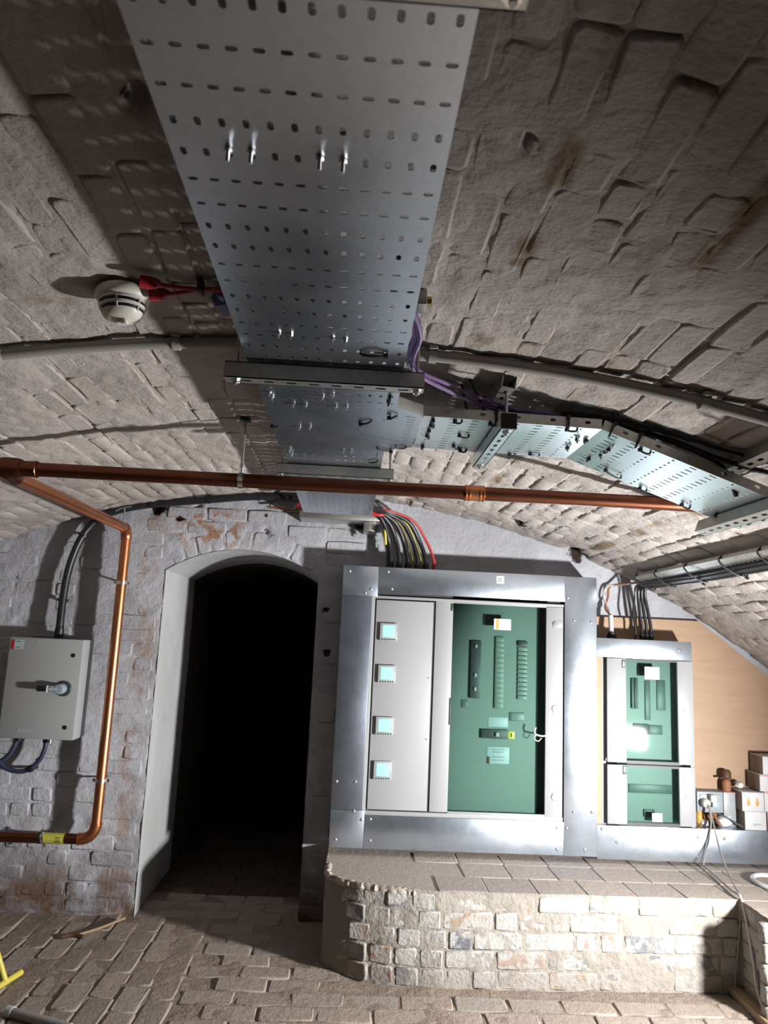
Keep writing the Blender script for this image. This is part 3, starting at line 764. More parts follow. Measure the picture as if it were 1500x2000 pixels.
strut('grey slotted strut under the middle tray just before the copper pipe', (-.080, 2.845, ZS+.004), (1, 0, 0), .452)
rod('threaded rod at the left end of the strut before the copper pipe', -.292, 2.845, ZS+.004)
rod('threaded rod at the right end of the strut before the copper pipe', .132, 2.845, ZS+.004)
strut('shiny slotted strut with black end cap under the branch tray', (.425, 2.275, .602), (0, -1, 0), .50, mat='branch_zinc', endcap=1)
rod('threaded rod at the capped near end of the branch tray strut', .425, 2.062, .602, .742)
rod('threaded rod at the far end of the branch tray strut', .425, 2.490, .602, .745)
zb = BX[1][1]+(1.235-BX[1][0])*(BX[2][1]-BX[1][1])/(BX[2][0]-BX[1][0])
sl = Vector((1, 0, (BX[2][1]-BX[1][1])/(BX[2][0]-BX[1][0]))).normalized(); nb = Vector((-sl.z, 0, sl.x))
strut('grey slotted strut under the lower end of the sloping branch tray', Vector((1.238, 2.22, zb))-nb*.046, (0, -1, 0), .66, side=nb)
def nrm_at(x): v = Vector((x-CX, 0, vz(x)-CZ)).normalized(); return v
for x, yc, lab in ((.425, 2.27, 'dark slotted strut fixed to the vault above the branch tray'), (1.155, 2.06, 'slotted strut fixed to the vault at the right edge above the sloping tray')):
    n = nrm_at(x); strut(lab, Vector((x, yc, vz(x)))-n*.043, (0, 1, 0), .52, side=n)
rod('threaded rod from the vault strut to the sloping branch tray', 1.165, 1.98, zb-.02, vz(1.165)-.02)

# ---- top of frame: edge of another strut across the near tray
strut('grey slotted strut crossing the near tray at the top edge of the picture', (-.06, .606, ZS), (1, 0, 0), .40)
rod('threaded rod at the right end of the strut at the top edge', .124, .606, ZS)

# ================================================================== COPPER PIPE
def elbow_pts(a, c, b, r, n=7):
    a, b, c = Vector(a), Vector(b), Vector(c); u = (a-c).normalized(); v = (b-c).normalized(); p = c+u*r; q = c+v*r; o = c+(u+v)*r
    return [o+((p-o)*math.cos(t_)+(q-o)*math.sin(t_)) for t_ in [i*PI/2/n for i in range(n+1)]]
cp = thing('copper_pipe', 'copper water pipe crossing the vault, dropping down the end wall left of the doorway', 'pipe', (-.6, 3.4, -1.1))
PR = .0262; PY, PZ = 2.752, .556
PXL, PVX, PVY, PHZ = -1.285, -1.252, 4.165, -1.098
zt_ = .532
bm = B(); tube(bm, [(x, PY, PZ) for x in (-1.20, -.5, .3, 1.2, 2.35)], PR, 20, straight=True); fin(bm, 'pipe', 'copper_old', cp)['label'] = 'dull brown copper length crossing under the vault'
bm = B(); tube(bm, [(.415, PY, PZ), (.487, PY, PZ)], PR+.003, 20, straight=True)
for x in (.417, .431, .471, .485): lathe(bm, [(PR+.002, -.004), (PR+.0055, -.002), (PR+.0055, .002), (PR+.002, .004)], (x, PY, PZ), (1, 0, 0), 20)
fin(bm, 'coupling', 'copper', cp)
# tee fitting at the left end
bm = B(); tube(bm, [(-1.40, PY, PZ), (-1.175, PY, PZ)], PR+.0035, 20, straight=True); tube(bm, [(-1.285, PY-.0, PZ-.012), (-1.285, PY+.075, PZ-.022)], PR+.004, 20, straight=True)
lathe(bm, [(PR+.003, -.006), (PR+.0055, -.004), (PR+.0055, .004), (PR+.003, .006)], (-1.18, PY, PZ), (1, 0, 0), 20)
lathe(bm, [(.0, -.044), (PR+.009, -.042), (PR+.013, -.02), (PR+.013, .02), (PR+.009, .042), (0, .044)], (-1.275, PY, PZ), (1, 0, 0), 20)
fin(bm, 'tee_fitting', 'copper_old', cp)
bm = B(); tube(bm, [(-1.40, PY, PZ), (-1.9, PY, PZ)], PR, 20, straight=True); fin(bm, 'pipe', 'copper_old', cp)
bm = B(); tube(bm, [(-1.285, PY+.05, PZ-.02), (-1.262, 3.5, zt_), (PVX, PVY-.06, zt_)], PR, 20, straight=True); fin(bm, 'pipe', 'copper', cp)
bm = B(); tube(bm, elbow_pts((PVX, PVY-.3, zt_), (PVX, PVY, zt_), (PVX, PVY, 0), .055), PR+.003, 20, straight=True)
lathe(bm, [(PR, -.003), (PR+.005, -.002), (PR+.005, .002), (PR, .003)], (PVX, PVY, zt_-.055), (0, 0, 1), 20); fin(bm, 'elbow', 'copper', cp)
bm = B(); tube(bm, [(PVX, PVY, zt_-.05), (PVX, PVY, -.4), (PVX, PVY, PHZ+.05)], PR, 24, straight=True); fin(bm, 'pipe', 'copper', cp)['label'] = 'bright polished vertical copper length on the wall'
bm = B(); tube(bm, elbow_pts((PVX, PVY, 0), (PVX, PVY, PHZ), (-2, PVY, PHZ), .075), PR+.003, 20, straight=True)
lathe(bm, [(PR, -.003), (PR+.005, -.002), (PR+.005, .002), (PR, .003)], (PVX, PVY, PHZ+.078), (0, 0, 1), 20)
lathe(bm, [(PR, -.004), (PR+.006, -.002), (PR+.006, .002), (PR, .004)], (PVX-.082, PVY, PHZ), (1, 0, 0), 20); fin(bm, 'elbow', 'copper', cp)
bm = B(); tube(bm, [(PVX-.07, PVY, PHZ), (-2.2, PVY, PHZ-.006)], PR, 20, straight=True); fin(bm, 'pipe', 'copper_old', cp)
bm = B(); tube(bm, [(-1.512, PVY, PHZ-.001), (-1.405, PVY, PHZ-.001)], PR+.0012, 20, straight=True); tp = fin(bm, 'marker_tape', 'yellowgreen', cp); tp['label'] = 'yellow green pipe marker tape with dark lettering'
bm = B()                                                   # dark figure printed on the tape
for (xa, xb, za, zb_) in ((-1.444, -1.422, .008, .011), (-1.444, -1.425, -.003, .000), (-1.446, -1.42, -.0125, -.0085)):
    box(bm, xa, xb, PVY-PR-.0025, PVY-PR+.003, PHZ+za, PHZ+zb_)
fin(bm, 'tape_lettering', 'black', tp)
bm = B(); tube(bm, [(-1.538, PVY, PHZ-.001), (-1.516, PVY, PHZ-.001)], PR+.002, 20, straight=True); fin(bm, 'tape_band', 'black', cp)

def clip(label, c, axis, back):
    t = thing('pipe_clip', label, 'pipe clip', c, 'pipe clips along the copper pipe'); c = Vector(c)
    bm = B(); lathe(bm, [(PR+.0005, -.009), (PR+.0035, -.009), (PR+.0035, .009), (PR+.0005, .009), (PR+.0005, -.009)], c, axis, 24)
    fin(bm, 'ring', 'bolt_zinc', t)
    a = Vector(axis).normalized(); b = Vector(back); s = a.cross(b).normalized(); bm = B()
    for sg in (-1, 1):
        p = c+s*sg*(PR+.009); q = [p+s*sg*x+a*y+b*z for z in (-.003, .003) for x, y in ((-.008, -.008), (.008, -.008), (.008, .008), (-.008, .008))]
        q = [bm.verts.new(v) for v in q]
        for f in ((0, 1, 2, 3), (7, 6, 5, 4), (0, 4, 5, 1), (1, 5, 6, 2), (2, 6, 7, 3), (3, 7, 4, 0)): bm.faces.new([q[i] for i in f])
        cyl(bm, p+s*sg*.004-b*.005, p+s*sg*.004+b*.005, .003, 8)
    fin(bm, 'lug', 'bolt_zinc', t)
    return t
for c, lab in (((PVX, PVY, .234), 'upper bright ring clip on the vertical copper pipe'), ((PVX, PVY, -.803), 'lower bright ring clip on the vertical copper pipe')):
    t = clip(lab, c, (0, 0, 1), (0, 1, 0)); bm = B(); cyl(bm, Vector(c)+Vector((0, PR, 0)), (c[0], WY+.004, c[2]), .005, 10); fin(bm, 'stand_off', 'rod', t)
t = clip('bright ring clip beside the yellow tape on the low copper pipe', (-1.514, PVY, PHZ-.001), (1, 0, .25), (0, 1, 0)); bm = B(); cyl(bm, (-1.514, PVY+PR, PHZ), (-1.514, WY+.004, PHZ), .005, 10); fin(bm, 'stand_off', 'rod', t)
t = clip('split ring clip holding the dull copper pipe under the vault', (-.428, PY, PZ), (1, 0, 0), (0, 0, 1))
bm = B(); cyl(bm, (-.428, PY, PZ+PR), (-.428, PY, PZ+.05), .008, 12); hexnut(bm, (-.428, PY, PZ+.055), (0, 0, 1), .011, .012); fin(bm, 'boss', 'bolt_zinc', t)
tr = thing('threaded_rod', 'threaded rod with ceiling plate hanging the copper pipe from the vault', 'rod', (-.428, PY, PZ+.05), 'threaded hanger rods')
bm = B(); tube(bm, [(-.428, PY, PZ+.048), (-.428, PY, vz(-.428)-.004)], .0055, 10, straight=True); fin(bm, 'rod', 'rod', tr)
bm = B(); box(bm, -.446, -.410, PY-.02, PY+.02, vz(-.428)-.016, vz(-.428)-.004, .002); fin(bm, 'ceiling_plate', 'black', tr)

# ================================================================== VAULT FITTINGS
# conduits following the curve of the vault
def vpt(x, y, off): n = nrm_at(x); return Vector((x, y, vz(x)))-n*off
def conduit(label, xs, y0, y1, saddles, r=.0165):
    t = thing('conduit', label, 'conduit', (xs[0], y0, vz(xs[0])-.03)); bm = B()
    n = 26; tube(bm, [vpt(xs[0]+(xs[1]-xs[0])*i/n, y0+(y1-y0)*i/n, .024) for i in range(n+1)], r, 14, straight=True); fin(bm, 'tube', 'conduit', t)
    for x in saddles:
        y = y0+(y1-y0)*(x-xs[0])/(xs[1]-xs[0]); p = vpt(x, y, .024); tx = (vpt(x+.01, y, .024)-vpt(x-.01, y, .024)).normalized(); bm = B()
        lathe(bm, [(r, -.010), (r+.004, -.010), (r+.004, .010), (r, .010), (r, -.010)], p, tx, 20)
        nn = nrm_at(x); box(bm, p.x-.012, p.x+.012, y-.030, y+.030, p.z+.010, p.z+.022, .003); fin(bm, 'saddle', 'conduit', t)
    return t
conduit('painted conduit arching over the vault left of the main tray', (-.985, -.20), 1.990, 1.955, (-.512,))
conduit('painted conduit arching over the vault right of the main tray', (.10, 2.4), 1.935, 1.60, (.194, .898, 1.6))
# smoke detector
sd = thing('smoke_detector', 'round white smoke detector with dark vents on the vault', 'smoke detector', (-.575, 1.685, vz(-.575)-.08))
ax = -nrm_at(-.575); c0 = vpt(-.575, 1.685, .0)
bm = B(); lathe(bm, [(0, 0), (.060, 0), (.063, .006), (.063, .016), (.058, .024), (.054, .026), (0, .026)], c0+ax*.012, ax, 40); fin(bm, 'base', 'cream', sd)
bm = B(); lathe(bm, [(.050, .024), (.047, .052), (.036, .066), (.01, .068), (0, .068)], c0+ax*.012, ax, 40); fin(bm, 'vent', 'black', sd)
bm = B()
for pr in ([(.053, .024), (.055, .026), (.0545, .032), (.050, .032)], [(.050, .041), (.0535, .041), (.0515, .047), (.047, .047)], [(.044, .056), (.0475, .055), (.042, .064), (.030, .071), (.014, .075), (.012, .080), (0, .081)]): lathe(bm, pr, c0+ax*.012, ax, 40)
fin(bm, 'shell', 'cream', sd)
u, v = frame(ax)
for i in range(6):
    a = i*PI/3+.5; d = u*math.cos(a)+v*math.sin(a); p = [c0+ax*.040+d*.053, c0+ax*.055+d*.0505, c0+ax*.070+d*.0455]; bm = B(); tube(bm, p, .0026, 6, straight=True); fin(bm, 'rib', 'cream', sd)
bm = B(); cyl(bm, c0+ax*.085+v*.012+u*.008, c0+ax*.098+v*.012+u*.008, .006, 12); fin(bm, 'indicator', 'white', sd)
# its red fire cables and glands, blue gland by the tray
for i, (pa, pb, lab) in enumerate((((-.500, 1.600), (-.345, 1.632), 'upper red fire cable from the smoke detector to the tray'), ((-.492, 1.662), (-.345, 1.640), 'lower red fire cable from the smoke detector to the tray'))):
    t = thing('fire_cable', lab, 'cable', (-.42, 1.63, vz(-.42)-.04), 'red fire alarm cables')
    a = vpt(*pa, .030); b = vpt(*pb, .028); m_ = vpt(-.39, 1.638+.004*i, .026)
    bm = B(); tube(bm, [a, (a+m_)/2+Vector((0, 0, -.002)), m_, b, vpt(-.25, 1.64, .03)], .0048, 10); fin(bm, 'sheath', 'red', t)
    d = (m_-a).normalized(); bm = B(); cyl(bm, a-d*.012, a+d*.014, .0145, 12); hexnut(bm, a+d*.018, d, .013, .012); cyl(bm, a+d*.024, a+d*.034, .0115, 12, .007); fin(bm, 'gland', 'red', t)
bm = B(); p = vpt(-.382, 1.636, .024); box(bm, p.x-.006, p.x+.006, p.y-.016, p.y+.018, p.z-.012, p.z+.02, .002); tag(fin(bm, 'cable_cleat', 'black'), 'small black cleat pinning the red cables to the vault', 'clip')
t = thing('blue_gland', 'blue plastic cable gland half hidden behind the left tray edge', 'gland', vpt(-.335, 1.70, .03)); p = vpt(-.335, 1.70, .024)
bm = B(); hexnut(bm, p, (.3, 1, 0), .026, .05); fin(bm, 'body', 'blue', t); bm = B(); cyl(bm, p+Vector((.0, -.02, 0)), p+Vector((0, -.055, 0)), .016, 12); fin(bm, 'nut', 'blue', t)
# steel conduit box right of the tray
t = thing('conduit_box', 'small steel conduit box with brass gland right of the tray', 'box', vpt(.130, 1.60, .05))
p = vpt(.128, 1.605, .025); bm = B(); box(bm, p.x-.022, p.x+.014, p.y-.028, p.y+.024, p.z-.02, p.z+.022, .004); fin(bm, 'body', 'rod', t)
bm = B(); hexnut(bm, p+Vector((.020, -.004, 0)), (1, 0, 0), .010, .012); fin(bm, 'brass_gland', 'brass', t)
bm = B(); box(bm, p.x-.020, p.x+.006, p.y+.03, p.y+.058, p.z-.016, p.z+.012, .003); fin(bm, 'cover', 'greyblue', t)

# ---- purple data cables
for i, (dx, dy, dz, lab) in enumerate(((0, 0, 0, 'topmost purple data cable beside the main tray'), (.006, .012, -.010, 'lowest purple data cable sagging over the branch tray'), (-.006, .018, .004, 'purple data cable between its two neighbours, nearest the tray'))):
    P_ = [(.06, 1.2, .672), (.085, 1.38, .672), (.113, 1.50, .672), (.122, 1.58, .676), (.116, 1.67, .672), (.124, 1.76, .674), (.165, 1.88, .694), (.235, 1.99, .712-.006*i), (.33, 2.085, .713-.007*i), (.45, 2.13, .697-.003*i), (.60, 2.135, .683), (.73, 2.14, .668)]
    bm = B(); tube(bm, [(x+dx, y+dy, z+dz) for x, y, z in P_], .0058, 8); tag(fin(bm, 'data_cable', 'purple'), lab, 'cable', 'purple data cables')
for i, (dy, dz, lab, tail) in enumerate(((0, .004, 'upper black cable along the sloping branch tray', (1.20, 2.05, .552)), (.02, -.004, 'lower black cable along the sloping branch tray', (1.22, 2.08, .528)), (.035, .0, 'black cable dropping into the sloping branch tray', (1.14, 2.16, .50)))):
    P_ = [(.60, 2.12+dy, .688+dz), (.73, 2.12+dy, .676+dz), (.86, 2.12+dy, .652+dz), (.96, 2.11+dy, .628+dz-.004*i), (1.08, 2.09+dy, .588+dz-.014*i)] + [tail] + ([(1.40, 1.98, tail[2]-.055), (1.7, 1.9, tail[2]-.14)] if i < 2 else [(1.16, 2.18, .478)])
    bm = B(); tube(bm, P_, .0075, 8); tag(fin(bm, 'black_cable', 'black_pvc'), lab, 'cable', 'black cables over the branch tray')

# ================================================================== MAIN SWITCHBOARD
sb = thing('switchboard', 'large galvanised switchboard with glazed green door and four lit meters', 'switchboard', (.66, 4.18, -1.078))
PF = 4.09
def fascia(x0, x1, z0, z1, y=PF, mat='fascia_zinc', th=.003, parent=None):
    bm = B(); box(bm, x0, x1, y, y+th, z0, z1, .0008); return fin(bm, 'fascia_plate', mat, parent or sb, .5)
fascia(-.040, .152, .222, .385, mat='fascia_zinc'); fascia(.153, 1.188, .245, .385); fascia(1.1885, 1.366, -1.078, .383, PF-.0015)
fascia(-.040, .124, -.890, .221, mat='fascia_zinc_dark'); fascia(-.038, .137, -1.076, -.891); fascia(.138, 1.188, -1.077, -.912)
bm = B()
for (a, b, c, d) in ((-.040, -.036, -1.076, .384), (1.362, 1.366, -1.076, .382)): box(bm, a, b, PF+.003, WY+.01, c, d)
box(bm, -.040, 1.366, PF+.003, WY+.01, .381, .3845); box(bm, -.038, 1.366, PF+.003, WY+.01, -1.077, -1.073); fin(bm, 'casing', 'fascia_zinc_dark', sb, .5)
CY = PF+.014
bm = B(); box(bm, .100, 1.20, CY+.090, CY+.094, -.92, .25); box(bm, .100, .57, CY+.012, CY+.09, -.92, .25); box(bm, 1.10, 1.20, CY+.012, CY+.09, -.92, .25); fin(bm, 'back_box', 'shadowgap', sb)
bm = B()           # pale rim of the cabinet body round the doors
box(bm, .106, .142, CY-.010, CY+.012, -.893, .226, .002); box(bm, .142, 1.186, CY-.008, CY+.012, .214, .228, .002); box(bm, .118, 1.186, CY-.008, CY+.012, -.912, -.890, .002)
fin(bm, 'cabinet_rim', 'cabinet', sb)
sdoor = None
bm = B(); box(bm, .150, .464, CY-.006, CY+.01, -.884, .206, .0025); sdoor = fin(bm, 'meter_door', 'cabinet', sb)
bm = B(); box(bm, .4655, .4745, CY+.002, CY+.01, -.886, .212); fin(bm, 'door_gap', 'shadowgap', sb)
for z in (-.20, -.52): 
    bm = B(); cyl(bm, (.449, CY-.008, z), (.449, CY-.004, z), .005, 12); fin(bm, 'door_screw', 'rod', sdoor)
for i, z in enumerate((.034, -.189, -.459, -.685)):
    bm = B(); mc = (.222, z); box(bm, mc[0]-.047, mc[0]+.047, CY-.024, CY-.006, z-.047, z+.047, .003)
    me_ = fin(bm, 'power_meter', 'meter', sb)
    bm = B(); box(bm, mc[0]-.033, mc[0]+.035, CY-.0255, CY-.0235, z-.028, z+.037, .001); fin(bm, 'screen', 'lcd', me_)
    bm = B()
    for j in range(6): box(bm, mc[0]-.036+j*.0135, mc[0]-.028+j*.0135, CY-.0262, CY-.0235, z-.043, z-.036, .001)
    fin(bm, 'button', 'slot_dark', me_)
# glazed door: pale steel stiles round a green tinted pane
bm = B(); y0, y1 = CY-.006, CY+.006
box(bm, .476, .572, y0, y1, -.886, .216, .002); box(bm, 1.089, 1.183, y0, y1, -.905, .212, .002); box(bm, .572, 1.089, y0, y1, .207, .216, .002); box(bm, .572, 1.089, y0, y1, -.900, -.880, .002)
gd = fin(bm, 'glazed_door', 'cabinet', sb)
bm = B(); box(bm, .570, 1.091, CY-.001, CY+.002, -.882, .209); fin(bm, 'pane', 'green_glass', gd)
for z in (.119, -.334, -.788):
    bm = B(); cyl(bm, (1.139, y0-.006, z), (1.139, y0+.002, z), .014, 20); cyl(bm, (1.139, y0-.009, z), (1.139, y0-.004, z), .008, 6); fin(bm, 'lock', 'bolt_zinc', gd)
    bm = B(); box(bm, 1.128, 1.180, y0-.003, y0+.001, z-.020, z+.020, .002); fin(bm, 'lock_plate', 'cabinet', gd)
bm = B(); box(bm, .558, .572, y0-.002, y0+.002, .165, .205, .001); fin(bm, 'hinge_slot', 'slot_dark', gd)
bm = B(); box(bm, .566, .574, y0-.003, y0+.002, -.44, -.30, .001); fin(bm, 'hinge', 'slot_dark', gd)
IY = CY+.055
bm = B(); box(bm, .55, 1.062, IY, IY+.004, -.90, .23); mp = fin(bm, 'mounting_plate', 'plate', sb)
bm = B(); box(bm, 1.063, 1.10, IY+.01, IY+.03, -.90, .23); fin(bm, 'side_recess', 'slot_dark', sb)
def inner(nm, x0, x1, z0, z1, mat, d=.006, par=None):
    bm = B(); box(bm, x0, x1, IY-d, IY+.001, z0, z1, min(.002, d*.3)); return fin(bm, nm, mat, par or mp)
inner('terminal_cover', .752, .846, .098, .155, 'slot_dark', .008)
bk = inner('breaker_bank', .683, .740, -.300, .010, 'slot_dark', .014)
bk2 = inner('breaker_rail', .819, .868, -.350, .038, 'plate', .010)
for i in range(14): inner('way_blank', .822, .866, -.344+i*.0272, -.3195+i*.0272, 'plate', .0125)
for i in range(12): inner('way_blank', .946, .998, -.296+i*.0238, -.275+i*.0238, 'plate', .010)
inner('breaker', .946, .998, -.008, .018, 'slot_dark', .016)
for z in (-.02, -.175, -.25): inner('toggle', .704, .718, z-.010, z+.010, 'cabinet', .022)
inner('label_plate', .640, .678, -.352, -.310, 'plate_dark', .004); inner('blank_cover', .905, .988, -.412, -.366, 'plate_dark', .004); inner('blank_face', .914, .986, -.410, -.370, 'plate', .006)
lb = inner('rating_label', .790, .898, -.448, -.396, 'label_grey', .002)
ms = inner('main_switch', .750, .898, -.508, -.460, 'slot_dark', .014); inner('main_toggle', .828, .846, -.496, -.474, 'cabinet', .026)
inner('warning_label', .900, .936, -.507, -.468, 'yellow', .003); inner('warning_mark', .914, .921, -.497, -.477, 'black', .004)
inner('notice_label', .787, .908, -.640, -.552, 'label_grey', .002); inner('notice_mark', .787, .803, -.640, -.603, 'darkbrown', .003)
for z in (-.565, -.578, -.604, -.620): inner('notice_line', .812, .880, z-.002, z+.001, 'plate_dark', .003)
for x in (.812, .834, .856): inner('notice_line', x, x+.016, .165, .168, 'plate_dark', .002)
bm = B(); box(bm, .799, .893, CY-.0035, CY-.0015, .074, .134, .0005); st = fin(bm, 'sticker', 'white', gd)
bm = B(); box(bm, .812, .826, CY-.0043, CY-.0033, .076, .132); fin(bm, 'sticker_stripe', 'orange', st)
# keys on their wire, hung from the lock of the pane
t = thing('cable_tag', 'pale tied tag hanging at the edge of the large green door pane', 'tag', (1.06, CY-.01, -.49)); bm = B()
tube(bm, [(1.095, CY-.009, -.474), (1.07, CY-.011, -.478), (1.035, CY-.011, -.470), (1.03, CY-.012, -.45), (1.036, CY-.012, -.435)], .004, 8); fin(bm, 'tail', 'cream', t)
bm = B(); tube(bm, [(1.035, CY-.010, -.472), (1.03, CY-.012, -.495), (1.05, CY-.013, -.505), (1.066, CY-.012, -.488)], .0022, 6); fin(bm, 'loop', 'cream', t)
def screw(x, z, y=PF, par=None):
    bm = B(); lathe(bm, [(.0082, 0), (.0082, .0015), (.006, .0035), (.003, .0045), (0, .0045)], (x, y+.0003, z), (0, -1, 0), 14)
    o = fin(bm, 'screw', 'bolt_zinc', par or sb); return o
for x, z in [(-.006, .355), (.205, .362), (.115, .262), (.229, .268), (.085, .240), (-.017, -.750), (.082, -.748), (.082, -.895), (-.006, -1.038), (.172, -1.037), (.124, -.935), (.169, -.931), (1.153, -.941), (1.154, -1.047)]: screw(x, z)
for x, z in [(1.337, .14), (1.24, .145), (1.339, -.855), (1.24, -.858), (1.203, -.942), (1.301, -1.045), (1.205, .267)]: screw(x, z, PF-.0015)
bm = B(); box(bm, .806, .848, PF-.0012, PF-.0002, .326, .368); st = fin(bm, 'sticker', 'white', sb)
bm = B(); box(bm, .814, .836, PF-.002, PF-.001, .334, .358); fin(bm, 'sticker_print', 'label_grey', st)

# ================================================================== SMALLER BOARD AND PLYWOOD
ply = thing('plywood_board', 'pale plywood backboard with clipped corner behind the smaller board', 'board', (1.9, WY-.02, -1.1))
bm = B(); prism(bm, [(1.345, .178), (2.020, .180), (2.70, -.325), (2.70, -1.09), (1.345, -1.09)], WY-.028, WY-.010); fin(bm, 'sheet', 'plywood', ply, .5)
db = thing('distribution_board', 'smaller distribution board with two green glazed doors on plywood', 'distribution board', (1.65, 4.17, -1.078))
def fs(x0, x1, z0, z1, y=PF, mat='fascia_zinc'): return fascia(x0, x1, z0, z1, y, mat, parent=db)
fs(1.367, 1.897, -.046, .056, PF+.001); fs(1.367, 2.72, -1.088, -.920, PF+.001)
for q in ((1.367, 2.72, -.924, -.920), (1.367, 2.72, -1.088, -1.084), (1.367, 1.897, .052, .056), (1.893, 1.897, -.046, .052)):
    bm = B(); box(bm, q[0], q[1], PF+.004, WY-.028, q[2], q[3]); fin(bm, 'casing', 'fascia_zinc', db, .5)
for x, z in [(1.394, -.938), (1.908, -.961), (2.049, -.964), (1.905, -1.061), (1.473, -1.001), (1.828, .009)]: screw(x, z, PF+.001, db)
bm = B(); box(bm, 1.405, 1.425, PF+.03, WY-.03, -.918, -.048); box(bm, 1.884, 1.900, PF+.012, WY-.03, -.918, -.048); box(bm, 1.425, 1.884, WY-.08, WY-.03, -.918, -.048); fin(bm, 'cabinet_body', 'cabinet', db)
bm = B(); box(bm, 1.370, 1.404, PF+.03, PF+.05, -.919, -.047); fin(bm, 'timber_packer', 'plywood', db)
for (z0, z1, hz) in ((-.598, -.050, -.079), (-.912, -.610, -.635)):
    bm = B(); y0, y1 = PF+.002, PF+.018
    box(bm, 1.424, 1.530, y0, y1, z0, z1, .002); box(bm, 1.815, 1.902, y0, y1, z0, z1, .002); box(bm, 1.53, 1.815, y0+.004, y1, z1-.008, z1, .001); box(bm, 1.53, 1.815, y0+.004, y1, z0, z0+.010, .001)
    d = fin(bm, 'glazed_door', 'cabinet', db)
    bm = B(); box(bm, 1.528, 1.817, y0+.006, y0+.009, z0+.008, z1-.006); fin(bm, 'pane', 'green_glass', d)
    bm = B(); box(bm, 1.53, 1.815, y0-.001, y0+.004, z0-.004, z0+.012); box(bm, 1.53, 1.815, y0-.001, y0+.004, z1-.010, z1+.002); fin(bm, 'seal', 'slot_dark', d)
    bm = B(); box(bm, 1.506, 1.527, y0-.002, y0+.001, hz-.022, hz+.022, .001); sl_ = fin(bm, 'hinge_slot', 'slot_dark', d); bm = B(); box(bm, 1.511, 1.522, y0-.003, y0, hz-.014, hz+.016, .001); fin(bm, 'hinge_cap', 'cabinet', sl_)
    bm = B(); zc = -.322 if z1 > -.1 else -.763; cyl(bm, (1.857, y0-.005, zc), (1.857, y0+.001, zc), .012, 16); cyl(bm, (1.857, y0-.007, zc), (1.857, y0-.003, zc), .006, 6); fin(bm, 'lock', 'rod', d)
IY2 = PF+.062
bm = B(); box(bm, 1.50, 1.86, IY2, IY2+.004, -.915, -.05); mp2 = fin(bm, 'mounting_plate', 'plate', db)
IYs = IY; IY = IY2
inner('terminal_cover', 1.615, 1.70, -.135, -.085, 'slot_dark', .012, mp2); inner('breaker_bank', 1.578, 1.615, -.318, -.155, 'plate_dark', .012, mp2); inner('breaker_switch', 1.592, 1.604, -.316, -.158, 'slot_dark', .018, mp2)
inner('rail_cover', 1.655, 1.685, -.376, -.165, 'plate_dark', .006, mp2); inner('way_blank', 1.722, 1.770, -.322, -.160, 'plate_dark', .006, mp2); inner('main_switch', 1.590, 1.672, -.452, -.398, 'slot_dark', .014, mp2); inner('blank_cover', 1.676, 1.750, -.452, -.402, 'plate_dark', .006, mp2)
inner('cable_cover', 1.56, 1.80, -.76, -.715, 'plate_dark', .006, mp2); inner('terminal_cover', 1.64, 1.70, -.88, -.842, 'slot_dark', .008, mp2)
IY = IYs
for (xa, xb, za, zb_) in ((1.634, 1.716, -.155, -.088), (1.665, 1.720, -.894, -.850)):
    bm = B(); box(bm, xa, xb, PF+.004, PF+.0075, za, zb_, .0005); st = fin(bm, 'sticker', 'white', db)
    bm = B(); (box(bm, xa+.010, xa+.018, PF+.0030, PF+.0045, za+.006, zb_-.004) if xb-xa > .06 else box(bm, xa+.016, xb-.014, PF+.0030, PF+.0045, za+.012, zb_-.012)); fin(bm, 'sticker_print', 'pink' if xb-xa > .06 else 'label_grey', st)

# ================================================================== SUPPLY CABLES
names = [(.222, 'black_pvc', 'leftmost thick black cable entering the switchboard top'), (.268, 'black_pvc', 'second thick black cable from the left at the switchboard top'), (.318, 'black_pvc', 'third thick black cable from the left at the switchboard top'),
         (.372, 'black_pvc', 'fourth black cable from the left, left of the olive one'), (.420, 'black_pvc', 'rightmost thick black cable beside the red one at the switchboard top'),
         (.345, 'olive', 'brown and yellow striped earth cable among the black supply cables'), (.395, 'yellowgreen', 'yellow earth cable next to the rightmost black cable'), (.465, 'redcable', 'single red cable arching down to the switchboard top')]
for i, (x, m, lab) in enumerate(names):
    t_ = (x-.22)/.245; r = .0125 if m == 'black_pvc' else .0065 if m != 'redcable' else .0075; y = 4.175+(.014 if m != 'black_pvc' else 0)-.02*(i % 2)
    P_ = [(.02, 3.80, .683+.004*(i % 3)), (.085, 3.95, .688), (.13+.05*t_, 4.06, .678+.02*t_), (.175+.16*t_, 4.12, .62+.035*t_), (.205+.215*t_, y, .535+.012*t_), (x, y, .44), (x, y, .37)]
    t = thing('supply_cable', lab, 'cable', (x, y, .38), 'supply cables into the switchboard')
    bm = B(); tube(bm, P_, r, 12, 8); fin(bm, 'sheath', m, t)
    if m in ('black_pvc', 'redcable'):
        bm = B(); cyl(bm, (x, y, .384), (x, y, .412), r*1.45, 14); cyl(bm, (x, y, .412), (x, y, .428), r*1.45, 14, r*1.02); fin(bm, 'shroud', 'black' if m == 'black_pvc' else 'red', t)
bm = B(); tube(bm, [(.03, 3.75, .70), (.09, 3.92, .715), (.13, 4.05, .705), (.165, 4.13, .66), (.19, 4.19, .58), (.205, 4.20, .48), (.205, 4.2, .38)], .010, 10); tag(fin(bm, 'supply_cable', 'grey_pvc'), 'grey cable crossing in front of the black supply cables', 'cable', 'supply cables into the switchboard')
bm = B(); tube(bm, [(.05, 3.9, .675), (.12, 4.05, .672), (.157, 4.10, .665), (.172, 4.12, .63), (.182, 4.14, .575), (.188, 4.16, .52)], .007, 10); tag(fin(bm, 'earth_tail', 'yellow'), 'short bright yellow cable tail bending off the tray end', 'cable')
